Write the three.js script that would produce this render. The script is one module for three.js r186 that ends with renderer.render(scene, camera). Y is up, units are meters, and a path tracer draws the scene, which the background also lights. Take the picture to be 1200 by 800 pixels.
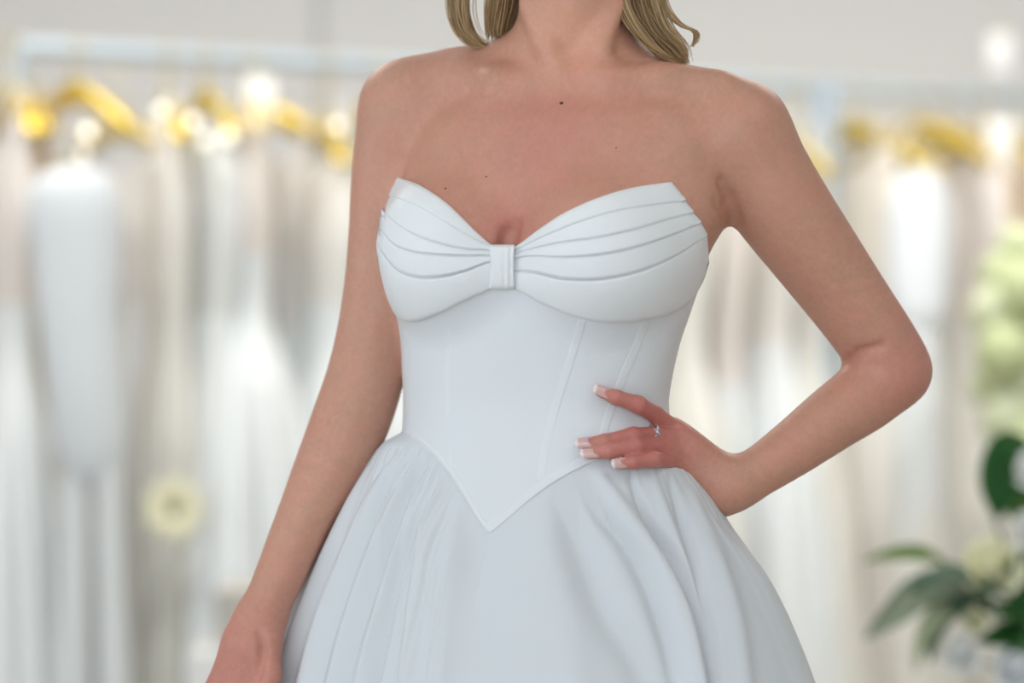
import * as THREE from 'three';
import { mergeGeometries, mergeVertices } from 'three/addons/utils/BufferGeometryUtils.js';
import { RoundedBoxGeometry } from 'three/addons/geometries/RoundedBoxGeometry.js';
import { RectAreaLightUniformsLib } from 'three/addons/lights/RectAreaLightUniformsLib.js';

// ---------- camera, sky, lights, exposure ----------
const scene = new THREE.Scene();
const CAM = { y: 1.12, z: 2.6 }, FPX = 2860;                     // focal length in pixels of the 1200 x 800 frame
const camera = new THREE.PerspectiveCamera(2 * Math.atan(400 / FPX) * 180 / Math.PI, 1.5, 0.05, 60);
camera.position.set(0, CAM.y, CAM.z);
camera.lookAt(0, CAM.y, 0);
camera.focus = 2.52;
camera.userData.fStop = 1.5;
camera.updateMatrixWorld();
scene.background = new THREE.Color().setRGB(0.80, 0.92, 1.08);   // bright overcast sky, seen only through the shop windows
const renderer = new THREE.WebGLRenderer({ antialias: true });
renderer.toneMapping = THREE.LinearToneMapping;
renderer.toneMappingExposure = 1.0;
renderer.shadowMap.enabled = true;
RectAreaLightUniformsLib.init();
// daylight that enters by the two big windows (areas just inside the glass)
function areaLight(name, color, intensity, w, h, from, to) {
  const l = new THREE.RectAreaLight(color, intensity, w, h);
  l.name = name; l.position.set(...from); l.lookAt(...to); scene.add(l);
  return l;
}
const DAY = new THREE.Color().setRGB(0.88, 0.945, 0.98), WARM = new THREE.Color().setRGB(1.0, 0.955, 0.90);
areaLight('shop_window_daylight', DAY, 2.05, 4.0, 2.2, [-0.9, 1.50, 5.1], [-0.9, 1.50, 0]);
areaLight('side_window_daylight', DAY, 1.0, 3.8, 2.2, [-3.28, 1.55, 2.1], [0, 1.55, 2.1]);
const PANELS = [[-1.3, -2.3, 5.6], [1.3, -2.3, 5.6], [-1.3, 1.5, 0.25], [1.3, 1.5, 0.8]];   // ceiling light panels: x, z, intensity
const ADDED_SPOTS = [[-1.35, 2.9], [-0.45, 4.0], [0.5, 4.1], [1.4, 6.0]];                                 // unseen spotlights added to brighten the gowns: x, intensity
// ---------- helpers ----------
let seed = 7;
const rnd = () => { seed = (seed * 1664525 + 1013904223) >>> 0; return seed / 4294967296; };
const rr = (a, b) => a + (b - a) * rnd();
const gauss = () => (rnd() + rnd() + rnd() + rnd() - 2) * 1.0;
const clamp = (x, a, b) => Math.min(b, Math.max(a, x));
const lerp = (a, b, t) => a + (b - a) * t;
const sstep = (a, b, x) => { const t = clamp((x - a) / (b - a), 0, 1); return t * t * (3 - 2 * t); };
const V = (x, y, z) => new THREE.Vector3(x, y, z);
const P = (px, py, z = 0) => V((px - 600) * (CAM.z - z) / FPX, CAM.y - (py - 400) * (CAM.z - z) / FPX, z);   // where the sight line of a photo point meets depth z
const toPx = (p) => [600 + p.x * FPX / (CAM.z - p.z), 400 - (p.y - CAM.y) * FPX / (CAM.z - p.z)];
const table = (rows) => (x) => {                                  // monotone piecewise smooth table [[x, a, b, ...]]
  if (x <= rows[0][0]) return rows[0].slice(1);
  for (let i = 1; i < rows.length; i++) if (x <= rows[i][0]) {
    const t = (x - rows[i - 1][0]) / (rows[i][0] - rows[i - 1][0]);
    const p0 = rows[Math.max(0, i - 2)], p1 = rows[i - 1], p2 = rows[i], p3 = rows[Math.min(rows.length - 1, i + 1)];
    const h = p2[0] - p1[0];
    return p1.slice(1).map((_, j) => {
      const k = j + 1, m1 = (p2[k] - p0[k]) / ((p2[0] - p0[0]) || 1) * h, m2 = (p3[k] - p1[k]) / ((p3[0] - p1[0]) || 1) * h, t2 = t * t, t3 = t2 * t;
      return (2 * t3 - 3 * t2 + 1) * p1[k] + (t3 - 2 * t2 + t) * m1 + (-2 * t3 + 3 * t2) * p2[k] + (t3 - t2) * m2;
    });
  }
  return rows[rows.length - 1].slice(1);
};
function hash3(x, y, z) { let h = (x * 374761393 + y * 668265263 + z * 2147483647) | 0; h = Math.imul(h ^ (h >>> 13), 1274126177); return ((h ^ (h >>> 16)) >>> 0) / 4294967296; }
function noise3(x, y, z) {
  const X = Math.floor(x), Y = Math.floor(y), Z = Math.floor(z), f = (t) => t * t * (3 - 2 * t), a = f(x - X), b = f(y - Y), c = f(z - Z);
  const L = (i, j, k) => hash3(X + i, Y + j, Z + k);
  return lerp(lerp(lerp(L(0, 0, 0), L(1, 0, 0), a), lerp(L(0, 1, 0), L(1, 1, 0), a), b), lerp(lerp(L(0, 0, 1), L(1, 0, 1), a), lerp(L(0, 1, 1), L(1, 1, 1), a), b), c);
}
const taken = {};
function numbered(name) { const n = taken[name] = (taken[name] ?? -1) + 1; return n ? `${name}_${String(n).padStart(3, '0')}` : name; }
function thing(name, label, category, pos = [0, 0, 0], turn = 0, group) {
  const o = new THREE.Group(); o.name = numbered(name); o.position.set(...pos); o.rotation.y = turn; scene.add(o);
  o.userData = { label, category, kind: 'thing' }; if (group) o.userData.group = group;
  return o;
}
function part(name, geo, mat, parent, label) {
  const m = new THREE.Mesh(geo, mat); m.name = name; m.castShadow = m.receiveShadow = true; parent.add(m);
  if (label) m.userData.label = label;
  return m;
}
function struct(name, geo, mat, parent) {
  const m = part(name, geo, mat, parent ?? scene);
  if (!parent) m.userData.kind = 'structure';
  return m;
}
function box(x0, x1, y0, y1, z0, z1) { const g = new THREE.BoxGeometry(x1 - x0, y1 - y0, z1 - z0); g.translate((x0 + x1) / 2, (y0 + y1) / 2, (z0 + z1) / 2); return g; }
function shift(geo, o) { geo.translate(-o.x, -o.y, -o.z); return geo; }             // world-built geometry into a thing's own frame
function gridGeo(rows, closed = false) {                          // rows of Vector3 -> indexed surface
  const n = rows.length, m = rows[0].length, pos = [], uv = [], idx = [];
  rows.forEach((r, i) => r.forEach((p, j) => { pos.push(p.x, p.y, p.z); uv.push(j / (m - 1), i / (n - 1)); }));
  for (let i = 0; i < n - 1; i++) for (let j = 0; j < (closed ? m : m - 1); j++) {
    const a = i * m + j, b = i * m + (j + 1) % m, c = a + m, d = b + m; idx.push(a, c, b, b, c, d);
  }
  const g = new THREE.BufferGeometry();
  g.setAttribute('position', new THREE.Float32BufferAttribute(pos, 3)); g.setAttribute('uv', new THREE.Float32BufferAttribute(uv, 2)); g.setIndex(idx); g.computeVertexNormals();
  return g;
}
function spline(pts, n) { const c = new THREE.CatmullRomCurve3(pts, false, 'centripetal'); const out = []; for (let i = 0; i <= n; i++) out.push(c.getPoint(i / n)); return out; }
function tube(pts, radius, seg = 6, caps = true) {                // radius: number or function of 0..1
  const rows = [], n = pts.length; let N = null;
  for (let i = 0; i < n; i++) {
    const t = V().subVectors(pts[Math.min(n - 1, i + 1)], pts[Math.max(0, i - 1)]).normalize();
    if (!N) { N = Math.abs(t.y) < 0.9 ? V(0, 1, 0) : V(1, 0, 0); }
    N = N.clone().addScaledVector(t, -N.dot(t)).normalize(); const B = V().crossVectors(t, N), r = typeof radius === 'number' ? radius : radius(i / (n - 1)), row = [];
    for (let k = 0; k < seg; k++) { const a = k / seg * 2 * Math.PI; row.push(pts[i].clone().addScaledVector(N, r * Math.cos(a)).addScaledVector(B, r * Math.sin(a))); }
    rows.push(row);
  }
  if (caps) { rows.unshift(rows[0].map(() => pts[0].clone())); rows.push(rows[rows.length - 1].map(() => pts[n - 1].clone())); }
  return gridGeo(rows, true);
}
function tint(geo, fn) {                                          // vertex colours from position (linear rgb)
  const p = geo.attributes.position, c = new Float32Array(p.count * 3);
  for (let i = 0; i < p.count; i++) { const q = fn(p.getX(i), p.getY(i), p.getZ(i)); c[i * 3] = q[0]; c[i * 3 + 1] = q[1]; c[i * 3 + 2] = q[2]; }
  geo.setAttribute('color', new THREE.BufferAttribute(c, 3)); return geo;
}
const std = (r, g, b, o = {}) => new THREE.MeshPhysicalMaterial({ color: new THREE.Color().setRGB(r, g, b), roughness: 0.6, side: THREE.DoubleSide, ...o });
function noiseTexture(size, fn) {                                 // grey DataTexture for bump and roughness
  const d = new Uint8Array(size * size * 4);
  for (let y = 0; y < size; y++) for (let x = 0; x < size; x++) { const v = clamp(fn(x / size, y / size), 0, 1) * 255; d.set([v, v, v, 255], (y * size + x) * 4); }
  const t = new THREE.DataTexture(d, size, size); t.magFilter = t.minFilter = THREE.LinearFilter; t.wrapS = t.wrapT = THREE.RepeatWrapping; t.needsUpdate = true; return t;
}

// ---------- implicit surfaces (bodies) ----------
const smin = (a, b, k) => { const h = Math.max(k - Math.abs(a - b), 0) / k; return Math.min(a, b) - h * h * k * 0.25; };
function cone(a, b, ra, rb, k = 0.02) {                           // tapered capsule
  const dx = b.x - a.x, dy = b.y - a.y, dz = b.z - a.z, L = dx * dx + dy * dy + dz * dz || 1e-9, R = Math.max(ra, rb);
  return { k, lo: [Math.min(a.x, b.x) - R, Math.min(a.y, b.y) - R, Math.min(a.z, b.z) - R], hi: [Math.max(a.x, b.x) + R, Math.max(a.y, b.y) + R, Math.max(a.z, b.z) + R],
    f(x, y, z) { const px = x - a.x, py = y - a.y, pz = z - a.z, t = clamp((px * dx + py * dy + pz * dz) / L, 0, 1); return Math.hypot(px - dx * t, py - dy * t, pz - dz * t) - lerp(ra, rb, t); } };
}
function ellipsoid(c, ax, ay, az, k = 0.02, yaw = 0, pitch = 0, roll = 0) {
  const m = new THREE.Matrix4().makeRotationFromEuler(new THREE.Euler(pitch, yaw, roll, 'YXZ')).transpose().elements, R = Math.max(ax, ay, az);
  return { k, lo: [c.x - R, c.y - R, c.z - R], hi: [c.x + R, c.y + R, c.z + R],
    f(x, y, z) {
      const X = x - c.x, Y = y - c.y, Z = z - c.z, u = m[0] * X + m[4] * Y + m[8] * Z, v = m[1] * X + m[5] * Y + m[9] * Z, w = m[2] * X + m[6] * Y + m[10] * Z;
      const q = Math.hypot(u / ax, v / ay, w / az), g = Math.hypot(u / ax / ax, v / ay / ay, w / az / az);
      return q < 1e-6 ? -Math.min(ax, ay, az) : q * (q - 1) / g;
    } };
}
function chain(nodes, k = 0.02) { const out = []; for (let i = 1; i < nodes.length; i++) out.push(cone(nodes[i - 1].p, nodes[i].p, nodes[i - 1].r, nodes[i].r, k)); return out; }
function limb(nodes, k, per = 5) {                                // one smooth tapering limb through nodes {p, r}
  const c = new THREE.CatmullRomCurve3(nodes.map((n) => n.p), false, 'centripetal'), m = (nodes.length - 1) * per, P = [], R = nodes.map((n) => n.r);
  for (let i = 0; i <= m; i++) { const t = i / per, j = Math.min(nodes.length - 2, Math.floor(t)), f = t - j, r0 = R[Math.max(0, j - 1)], r1 = R[j], r2 = R[j + 1], r3 = R[Math.min(R.length - 1, j + 2)]; P.push({ p: c.getPoint(i / m), r: r1 + 0.5 * f * (r2 - r0 + f * (2 * r0 - 5 * r1 + 4 * r2 - r3 + f * (3 * (r1 - r2) + r3 - r0))) }); }
  const s = chain(P, 0.001), lo = [0, 1, 2].map((i) => Math.min(...s.map((p) => p.lo[i]))), hi = [0, 1, 2].map((i) => Math.max(...s.map((p) => p.hi[i])));
  return { k, lo, hi, f(x, y, z) { let d = 1e3; for (const q of s) { const v = q.f(x, y, z); if (v < d) d = v; } return d; } };
}
function fused(prims, k) {                                        // several primitives as one
  const lo = [0, 1, 2].map((i) => Math.min(...prims.map((p) => p.lo[i]))), hi = [0, 1, 2].map((i) => Math.max(...prims.map((p) => p.hi[i])));
  return { k, lo, hi, f(x, y, z) { let d = prims[0].f(x, y, z); for (let i = 1; i < prims.length; i++) d = smin(d, prims[i].f(x, y, z), prims[i].k); return d; } };
}
function evalSdf(prims, x, y, z) {
  let d = 1e3;
  for (const p of prims) { const v = p.f(x, y, z); d = p.cut ? -smin(-d, v, p.k) : smin(d, v, p.k); }
  return d;
}
function polygonize(prims, lo, hi, h, skip) {                     // naive surface nets; skip(x, y, z): leave out this cell
  const n = [0, 1, 2].map((i) => Math.ceil((hi[i] - lo[i]) / h) + 1), [nx, ny, nz] = n, F = new Float32Array(nx * ny * nz).fill(1e3);
  for (const p of prims) {
    const m = p.k + 2.5 * h, a = [0, 1, 2].map((i) => Math.max(0, Math.floor((p.lo[i] - m - lo[i]) / h))), b = [0, 1, 2].map((i) => Math.min(n[i] - 1, Math.ceil((p.hi[i] + m - lo[i]) / h)));
    for (let k = a[2]; k <= b[2]; k++) for (let j = a[1]; j <= b[1]; j++) { let q = (k * ny + j) * nx + a[0]; for (let i = a[0]; i <= b[0]; i++, q++) { const v = p.f(lo[0] + i * h, lo[1] + j * h, lo[2] + k * h); F[q] = p.cut ? -smin(-F[q], v, p.k) : smin(F[q], v, p.k); } }
  }
  const id = new Int32Array(nx * ny * nz).fill(-1), pos = [], idx = [], E = [[0, 1], [0, 2], [0, 4], [1, 3], [1, 5], [2, 3], [2, 6], [3, 7], [4, 5], [4, 6], [5, 7], [6, 7]];
  const off = [0, 1, nx, nx + 1, nx * ny, nx * ny + 1, nx * ny + nx, nx * ny + nx + 1];
  for (let k = 0; k < nz - 1; k++) for (let j = 0; j < ny - 1; j++) for (let i = 0; i < nx - 1; i++) {
    const q = (k * ny + j) * nx + i; let mask = 0; const v = [];
    for (let c = 0; c < 8; c++) { v[c] = F[q + off[c]]; if (v[c] < 0) mask |= 1 << c; }
    if (mask === 0 || mask === 255) continue;
    let sx = 0, sy = 0, sz = 0, cnt = 0;
    for (const [a, b] of E) if ((v[a] < 0) !== (v[b] < 0)) {
      const t = v[a] / (v[a] - v[b]); sx += (a & 1) + t * ((b & 1) - (a & 1)); sy += ((a >> 1) & 1) + t * (((b >> 1) & 1) - ((a >> 1) & 1)); sz += (a >> 2) + t * ((b >> 2) - (a >> 2)); cnt++;
    }
    id[q] = pos.length / 3; pos.push(lo[0] + (i + sx / cnt) * h, lo[1] + (j + sy / cnt) * h, lo[2] + (k + sz / cnt) * h);
  }
  const quad = (a, b, c, d, flip) => { if (a < 0 || b < 0 || c < 0 || d < 0) return; flip ? idx.push(a, c, b, b, c, d) : idx.push(a, b, c, b, d, c); };
  for (let k = 1; k < nz - 1; k++) for (let j = 1; j < ny - 1; j++) for (let i = 1; i < nx - 1; i++) {
    const q = (k * ny + j) * nx + i, s = F[q] < 0;
    if (skip && skip(lo[0] + i * h, lo[1] + j * h, lo[2] + k * h)) continue;
    if (s !== F[q + 1] < 0) quad(id[q - nx - nx * ny], id[q - nx * ny], id[q - nx], id[q], !s);
    if (s !== F[q + nx] < 0) quad(id[q - 1 - nx * ny], id[q - 1], id[q - nx * ny], id[q], !s);
    if (s !== F[q + nx * ny] < 0) quad(id[q - 1 - nx], id[q - nx], id[q - 1], id[q], !s);
  }
  const map = new Int32Array(pos.length / 3).fill(-1), kept = [];
  for (let i = 0; i < idx.length; i++) { const v = idx[i]; if (map[v] < 0) { map[v] = kept.length / 3; kept.push(pos[3 * v], pos[3 * v + 1], pos[3 * v + 2]); } idx[i] = map[v]; }
  pos.length = 0; for (const v of kept) pos.push(v);
  const g = new THREE.BufferGeometry(); g.setAttribute('position', new THREE.Float32BufferAttribute(pos, 3)); g.setIndex(idx);
  const N = new Float32Array(pos.length), e = h * 0.7;
  for (let i = 0; i < pos.length; i += 3) {                       // normals from the field itself
    const [x, y, z] = [pos[i], pos[i + 1], pos[i + 2]], at = (X, Y, Z) => {
      const fx = clamp((X - lo[0]) / h, 0, nx - 1.001), fy = clamp((Y - lo[1]) / h, 0, ny - 1.001), fz = clamp((Z - lo[2]) / h, 0, nz - 1.001), a = Math.floor(fx), b = Math.floor(fy), c = Math.floor(fz), q = (c * ny + b) * nx + a, u = fx - a, v = fy - b, w = fz - c;
      return lerp(lerp(lerp(F[q], F[q + 1], u), lerp(F[q + nx], F[q + nx + 1], u), v), lerp(lerp(F[q + nx * ny], F[q + nx * ny + 1], u), lerp(F[q + nx * ny + nx], F[q + nx * ny + nx + 1], u), v), w);
    };
    const a = at(x + e, y, z) - at(x - e, y, z), b = at(x, y + e, z) - at(x, y - e, z), c = at(x, y, z + e) - at(x, y, z - e), l = Math.hypot(a, b, c) || 1;
    N[i] = a / l; N[i + 1] = b / l; N[i + 2] = c / l;
  }
  g.setAttribute('normal', new THREE.BufferAttribute(N, 3));
  return g;
}
// ---------- the showroom ----------
const X0 = -3.4, X1 = 3.6, Z0 = -4.5, Z1 = 5.2, CEIL = 3.0, TH = 0.2;
const plaster = noiseTexture(256, (u, v) => 0.5 + 0.5 * (noise3(u * 60, v * 60, 1) - 0.5) + 0.3 * (noise3(u * 14, v * 14, 9) - 0.5)); plaster.repeat.set(3, 3);
const wallMat = std(0.785, 0.778, 0.765, { roughness: 0.85, bumpMap: plaster, bumpScale: 0.0008 });
const ceilMat = std(0.82, 0.82, 0.81, { roughness: 0.9 }), floorMat = std(0.50, 0.46, 0.40, { roughness: 0.45, bumpMap: plaster, bumpScale: 0.0005 });
const whitePaint = std(0.80, 0.80, 0.79, { roughness: 0.5 }), frameMat = std(0.75, 0.75, 0.75, { roughness: 0.4 });
struct('floor', box(X0 - TH, X1 + TH, -0.15, 0, Z0 - TH, Z1 + TH), floorMat);
struct('ceiling', box(X0 - TH, X1 + TH, CEIL, CEIL + 0.15, Z0 - TH, Z1 + TH), ceilMat);
{ // back wall: a base wall carrying wide boards with an open joint between neighbours
  const w = struct('wall_back', box(X0 - TH, X1 + TH, 0, CEIL, Z0 - TH, Z0), wallMat);
  const joint = P(375, 0, Z0 + 0.03).x, wide = 2.44;
  for (let k = -2; k <= 1; k++) { const a = Math.max(X0 + 0.002, joint + k * wide + 0.006), b = Math.min(X1 - 0.002, joint + (k + 1) * wide - 0.006); if (b - a < 0.1) continue;
    const g = new RoundedBoxGeometry(b - a, CEIL - 0.13, 0.03, 2, 0.004); g.translate((a + b) / 2, CEIL / 2 + 0.06, Z0 + 0.016); part(k ? 'panel' : 'panel', g, wallMat, w); }
}
struct('wall_right', box(X1, X1 + TH, 0, CEIL, Z0, Z1 + TH), wallMat);
struct('wall_left', mergeGeometries([box(X0 - TH, X0, 0, CEIL, Z0, 0.1), box(X0 - TH, X0, 0, CEIL, 4.1, Z1 + TH), box(X0 - TH, X0, 0, 0.4, 0.1, 4.1), box(X0 - TH, X0, 2.7, CEIL, 0.1, 4.1)]), wallMat);
struct('wall_front', mergeGeometries([box(X0, -3.0, 0, CEIL, Z1, Z1 + TH), box(1.2, X1, 0, CEIL, Z1, Z1 + TH), box(-3.0, 1.2, 0, 0.35, Z1, Z1 + TH), box(-3.0, 1.2, 2.75, CEIL, Z1, Z1 + TH)]), wallMat);
struct('baseboard_back', box(X0, X1, 0, 0.12, Z0, Z0 + 0.015), whitePaint);
const glass = new THREE.MeshPhysicalMaterial({ color: 0xffffff, transmission: 1, roughness: 0, thickness: 0, ior: 1.5, side: THREE.DoubleSide });
{
  const w = struct('window_1', mergeGeometries([box(-3.0, 1.2, 0.35, 0.41, Z1 + 0.06, Z1 + 0.14), box(-3.0, 1.2, 2.69, 2.75, Z1 + 0.06, Z1 + 0.14), ...[-3.0, -0.93, 1.14].map((x) => box(x, x + 0.06, 0.41, 2.69, Z1 + 0.06, Z1 + 0.14))]), frameMat);
  for (const x of [-2.94, -0.87]) part('pane', box(x, x + 2.01, 0.41, 2.69, Z1 + 0.098, Z1 + 0.102), glass, w);
  const s = struct('window_2', mergeGeometries([box(X0 - 0.14, X0 - 0.06, 0.4, 0.46, 0.1, 4.1), box(X0 - 0.14, X0 - 0.06, 2.64, 2.7, 0.1, 4.1), ...[0.1, 2.07, 4.04].map((z) => box(X0 - 0.14, X0 - 0.06, 0.46, 2.64, z, z + 0.06))]), frameMat);
  for (const z of [0.16, 2.13]) part('pane', box(X0 - 0.102, X0 - 0.098, 0.46, 2.64, z, z + 1.91), glass, s);
}
PANELS.forEach(([x, z, i], k) => {
  const t = thing('ceiling_light', ['square ceiling light panel above the left of the clothes rail', 'square ceiling light panel above the right of the clothes rail', 'square ceiling light panel left of the woman towards the window', 'square ceiling light panel right of the woman away from the window'][k], 'ceiling light', [x, CEIL, z]);
  part('frame', mergeGeometries([box(-0.62, 0.62, -0.03, 0, -0.62, -0.58), box(-0.62, 0.62, -0.03, 0, 0.58, 0.62), box(-0.62, -0.58, -0.03, 0, -0.58, 0.58), box(0.58, 0.62, -0.03, 0, -0.58, 0.58)]), frameMat, t);
  part('diffuser', box(-0.58, 0.58, -0.022, -0.008, -0.58, 0.58), std(0.8, 0.8, 0.8, { emissive: WARM, emissiveIntensity: 1.6 }), t);
  const l = areaLight('ceiling_panel_light', WARM, i, 1.14, 1.14, [x, CEIL - 0.035, z], [x, 0, z]); l.rotation.set(-Math.PI / 2, 0, 0);
});
{ // added track, out of view, for the spotlights that brighten the gowns
  const t = thing('added_light_track', 'added white ceiling track, out of view, that carries the added spotlights', 'added light track', [0, CEIL, -0.9]);
  part('track_bar', box(-1.7, 1.7, -0.03, 0, -0.018, 0.018), frameMat, t);
}
ADDED_SPOTS.forEach(([x, i], k) => {  // lamps added out of view to brighten the background gowns
  const h = V(x, CEIL - 0.13, -0.9), aim = V(x * 0.95, k < 2 ? 0.8 : 1.1, -3.05), d = V().subVectors(aim, h).normalize();
  const s = thing('spotlight', ['first', 'second', 'third', 'fourth'][k] + ' added lamp from the window side on the ceiling track', 'spotlight', [h.x, h.y, h.z]);
  const q = new THREE.Quaternion().setFromUnitVectors(V(0, 1, 0), d.clone().negate());
  const can = new THREE.LatheGeometry([[0.001, 0.07], [0.03, 0.07], [0.042, 0.05], [0.042, -0.07], [0.038, -0.07], [0.036, -0.045], [0.001, -0.04]].map(([a, b]) => new THREE.Vector2(a, b)), 24); can.applyQuaternion(q); part('lamp_housing', can, frameMat, s);
  part('arm', tube([V(0, 0.1, 0), V(0, 0.03, 0)], 0.008, 8), frameMat, s);
  const lens = new THREE.CylinderGeometry(0.035, 0.035, 0.004, 24); lens.translate(0, -0.05, 0); lens.applyQuaternion(q); part('lens', lens, std(0.8, 0.8, 0.8, { emissive: new THREE.Color().setRGB(1, 0.97, 0.92), emissiveIntensity: 2 }), s);
  const l = new THREE.SpotLight(new THREE.Color().setRGB(0.97, 0.98, 0.96), i, 0, 0.78, 0.8, 2); l.name = 'added_spot_beam'; l.position.copy(h).addScaledVector(d, 0.075); l.target.position.copy(aim); l.castShadow = true; l.shadow.radius = 3; scene.add(l, l.target);
});
// ---------- the woman: one implicit body ----------
const YAW = 21 * Math.PI / 180, CY = Math.cos(YAW), SY = Math.sin(YAW);   // she is turned towards the left of the picture
const yPx = (py) => CAM.y - (py - 400) * CAM.z / FPX, pxY = (y) => 400 + (CAM.y - y) * FPX / CAM.z;
// torso by photo row: left and right outline (pixels), half depth, centre depth
const torsoRows = table([
  [60, 610, 735, 0.050, -0.020], [90, 575, 770, 0.062, -0.015], [120, 520, 815, 0.078, -0.010], [150, 487, 842, 0.089, -0.004], [200, 470, 852, 0.098, 0.0], [250, 459, 850, 0.100, 0.004], [300, 455, 825, 0.098, 0.006], [340, 461, 809, 0.097, 0.006],
  [370, 470, 799, 0.096, 0.005], [400, 475, 789, 0.095, 0.004], [440, 477, 780, 0.094, 0.002], [475, 478, 776, 0.095, 0.0], [510, 476, 783, 0.100, 0.0], [560, 464, 800, 0.110, 0.0],
  [620, 447, 822, 0.122, -0.004], [700, 437, 835, 0.128, -0.010], [760, 436, 838, 0.122, -0.012]]);
function torsoAt(y) {
  const [L, R, b, cz] = torsoRows(pxY(y)), k = CAM.z / FPX, hw = (R - L) / 2 * k;
  return { cx: ((L + R) / 2 - 600) * k, cz, b, a: Math.sqrt(Math.max(1e-4, (hw * hw - b * b * SY * SY) / (CY * CY))) };
}
const TY0 = yPx(790), TY1 = yPx(62), TN = 240, torsoCache = Array.from({ length: TN + 1 }, (_, i) => torsoAt(lerp(TY0, TY1, i / TN)));
const torsoQ = (y) => { const f = clamp((y - TY0) / (TY1 - TY0), 0, 0.99999) * TN, i = Math.floor(f), t = f - i, A = torsoCache[i], B = torsoCache[i + 1]; return [lerp(A.cx, B.cx, t), lerp(A.cz, B.cz, t), lerp(A.a, B.a, t), lerp(A.b, B.b, t)]; };
const local = (x, y, z) => { const [cx, cz] = torsoQ(y), X = x - cx, Z = z - cz; return [X * CY + Z * SY, -X * SY + Z * CY]; };      // sideways, forwards
const world = (y, u, w) => { const [cx, cz] = torsoQ(y); return V(cx + u * CY - w * SY, y, cz + u * SY + w * CY); };
const trunk = { k: 0.03, lo: [-0.3, TY0, -0.2], hi: [0.35, TY1, 0.2],
  f(x, y, z) {
    const yc = clamp(y, TY0, TY1), [, , a, b] = torsoQ(yc), [u, w] = local(x, yc, z), U = Math.abs(u) / a, W = Math.abs(w) / b, e = 2.25;
    const q = Math.pow(Math.pow(U, e) + Math.pow(W, e), 1 / e) || 1e-6, g = Math.hypot(Math.pow(U / q, e - 1) / a, Math.pow(W / q, e - 1) / b), d = (q - 1) / g;
    const dy = Math.abs(y - yc); return dy > 0 ? (d > 0 ? Math.hypot(d, dy) : Math.max(d, dy)) : d;
  } };
const N = (px, py, z, rpx) => ({ p: P(px, py, z), r: rpx * (CAM.z - z) / FPX });
const bust = (s, px, py, w) => { const p = world(yPx(py), s, w); return p; };
const trunkPrims = [
  trunk,
  ellipsoid(bust(-0.083, 0, 298, 0.066), 0.074, 0.076, 0.064, 0.030, -YAW - 0.22, 0.12),
  ellipsoid(bust(0.083, 0, 298, 0.066), 0.074, 0.076, 0.064, 0.030, -YAW + 0.22, 0.12),
];
const trunkSdf = (p) => evalSdf(trunkPrims, p.x, p.y, p.z);
const ORIGIN = V(0, CAM.y, CAM.z);
function lay(px, py, off, sdf = trunkSdf) {                       // the point of the surface "off" metres outside the body, met along the sight line
  const d = V((px - 600) / FPX, -(py - 400) / FPX, -1).normalize(); let t = 2.25, best = 1e9, bt = t; const q = V();
  while (t < 3.0) { q.copy(ORIGIN).addScaledVector(d, t); const s = sdf(q) - off; if (s < best) { best = s; bt = t; } if (s < 0.0002) return q; t += Math.max(0.0004, s * 0.75); }
  return q.copy(ORIGIN).addScaledVector(d, bt);
}
function around(y, th, off) {                                     // the same surface, met from outside at angle th about the body's axis
  const q = V(); let r = 0.34;
  for (let i = 0; i < 120 && r > 0.02; i++) { q.copy(world(y, Math.sin(th) * r, Math.cos(th) * r)); const s = trunkSdf(q) - off; if (s < 0.0002) break; r -= Math.max(0.0003, s * 0.8); }
  return q;
}
const angleOf = (p) => { const [u, w] = local(p.x, p.y, p.z); return Math.atan2(u, w); };

const collar = (nodes, k) => chain(nodes.map(([u, py, w, r]) => ({ p: world(yPx(py), u, w), r })), k);
const armL = [N(478, 127, -0.065, 55), N(460, 190, -0.066, 47), N(450, 285, -0.068, 42.5), N(440, 365, -0.066, 41), N(428, 440, -0.060, 45), N(409, 498, -0.052, 46), N(384, 553, -0.042, 41), N(355, 612, -0.028, 33.5), N(324, 683, -0.012, 29), N(303, 730, -0.002, 27)];
const armR = [N(864, 156, 0.040, 60), N(908, 231, 0.034, 58), N(952, 293, 0.022, 53), N(996, 354, 0.008, 48), N(1036, 412, -0.004, 45), N(1047, 434, -0.008, 42)];
const foreR = [N(1047, 434, -0.008, 41), N(1021, 458, 0.0, 42), N(975, 491, 0.016, 38), N(928, 526, 0.034, 33), N(888, 553, 0.048, 29), N(862, 567, 0.054, 26)];
const headAt = P(662, -158, 0.045), HY = -0.16;
const face = (u, v, w) => V(headAt.x + u * Math.cos(HY) + w * Math.sin(HY), headAt.y + v, headAt.z - u * Math.sin(HY) + w * Math.cos(HY));
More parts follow.
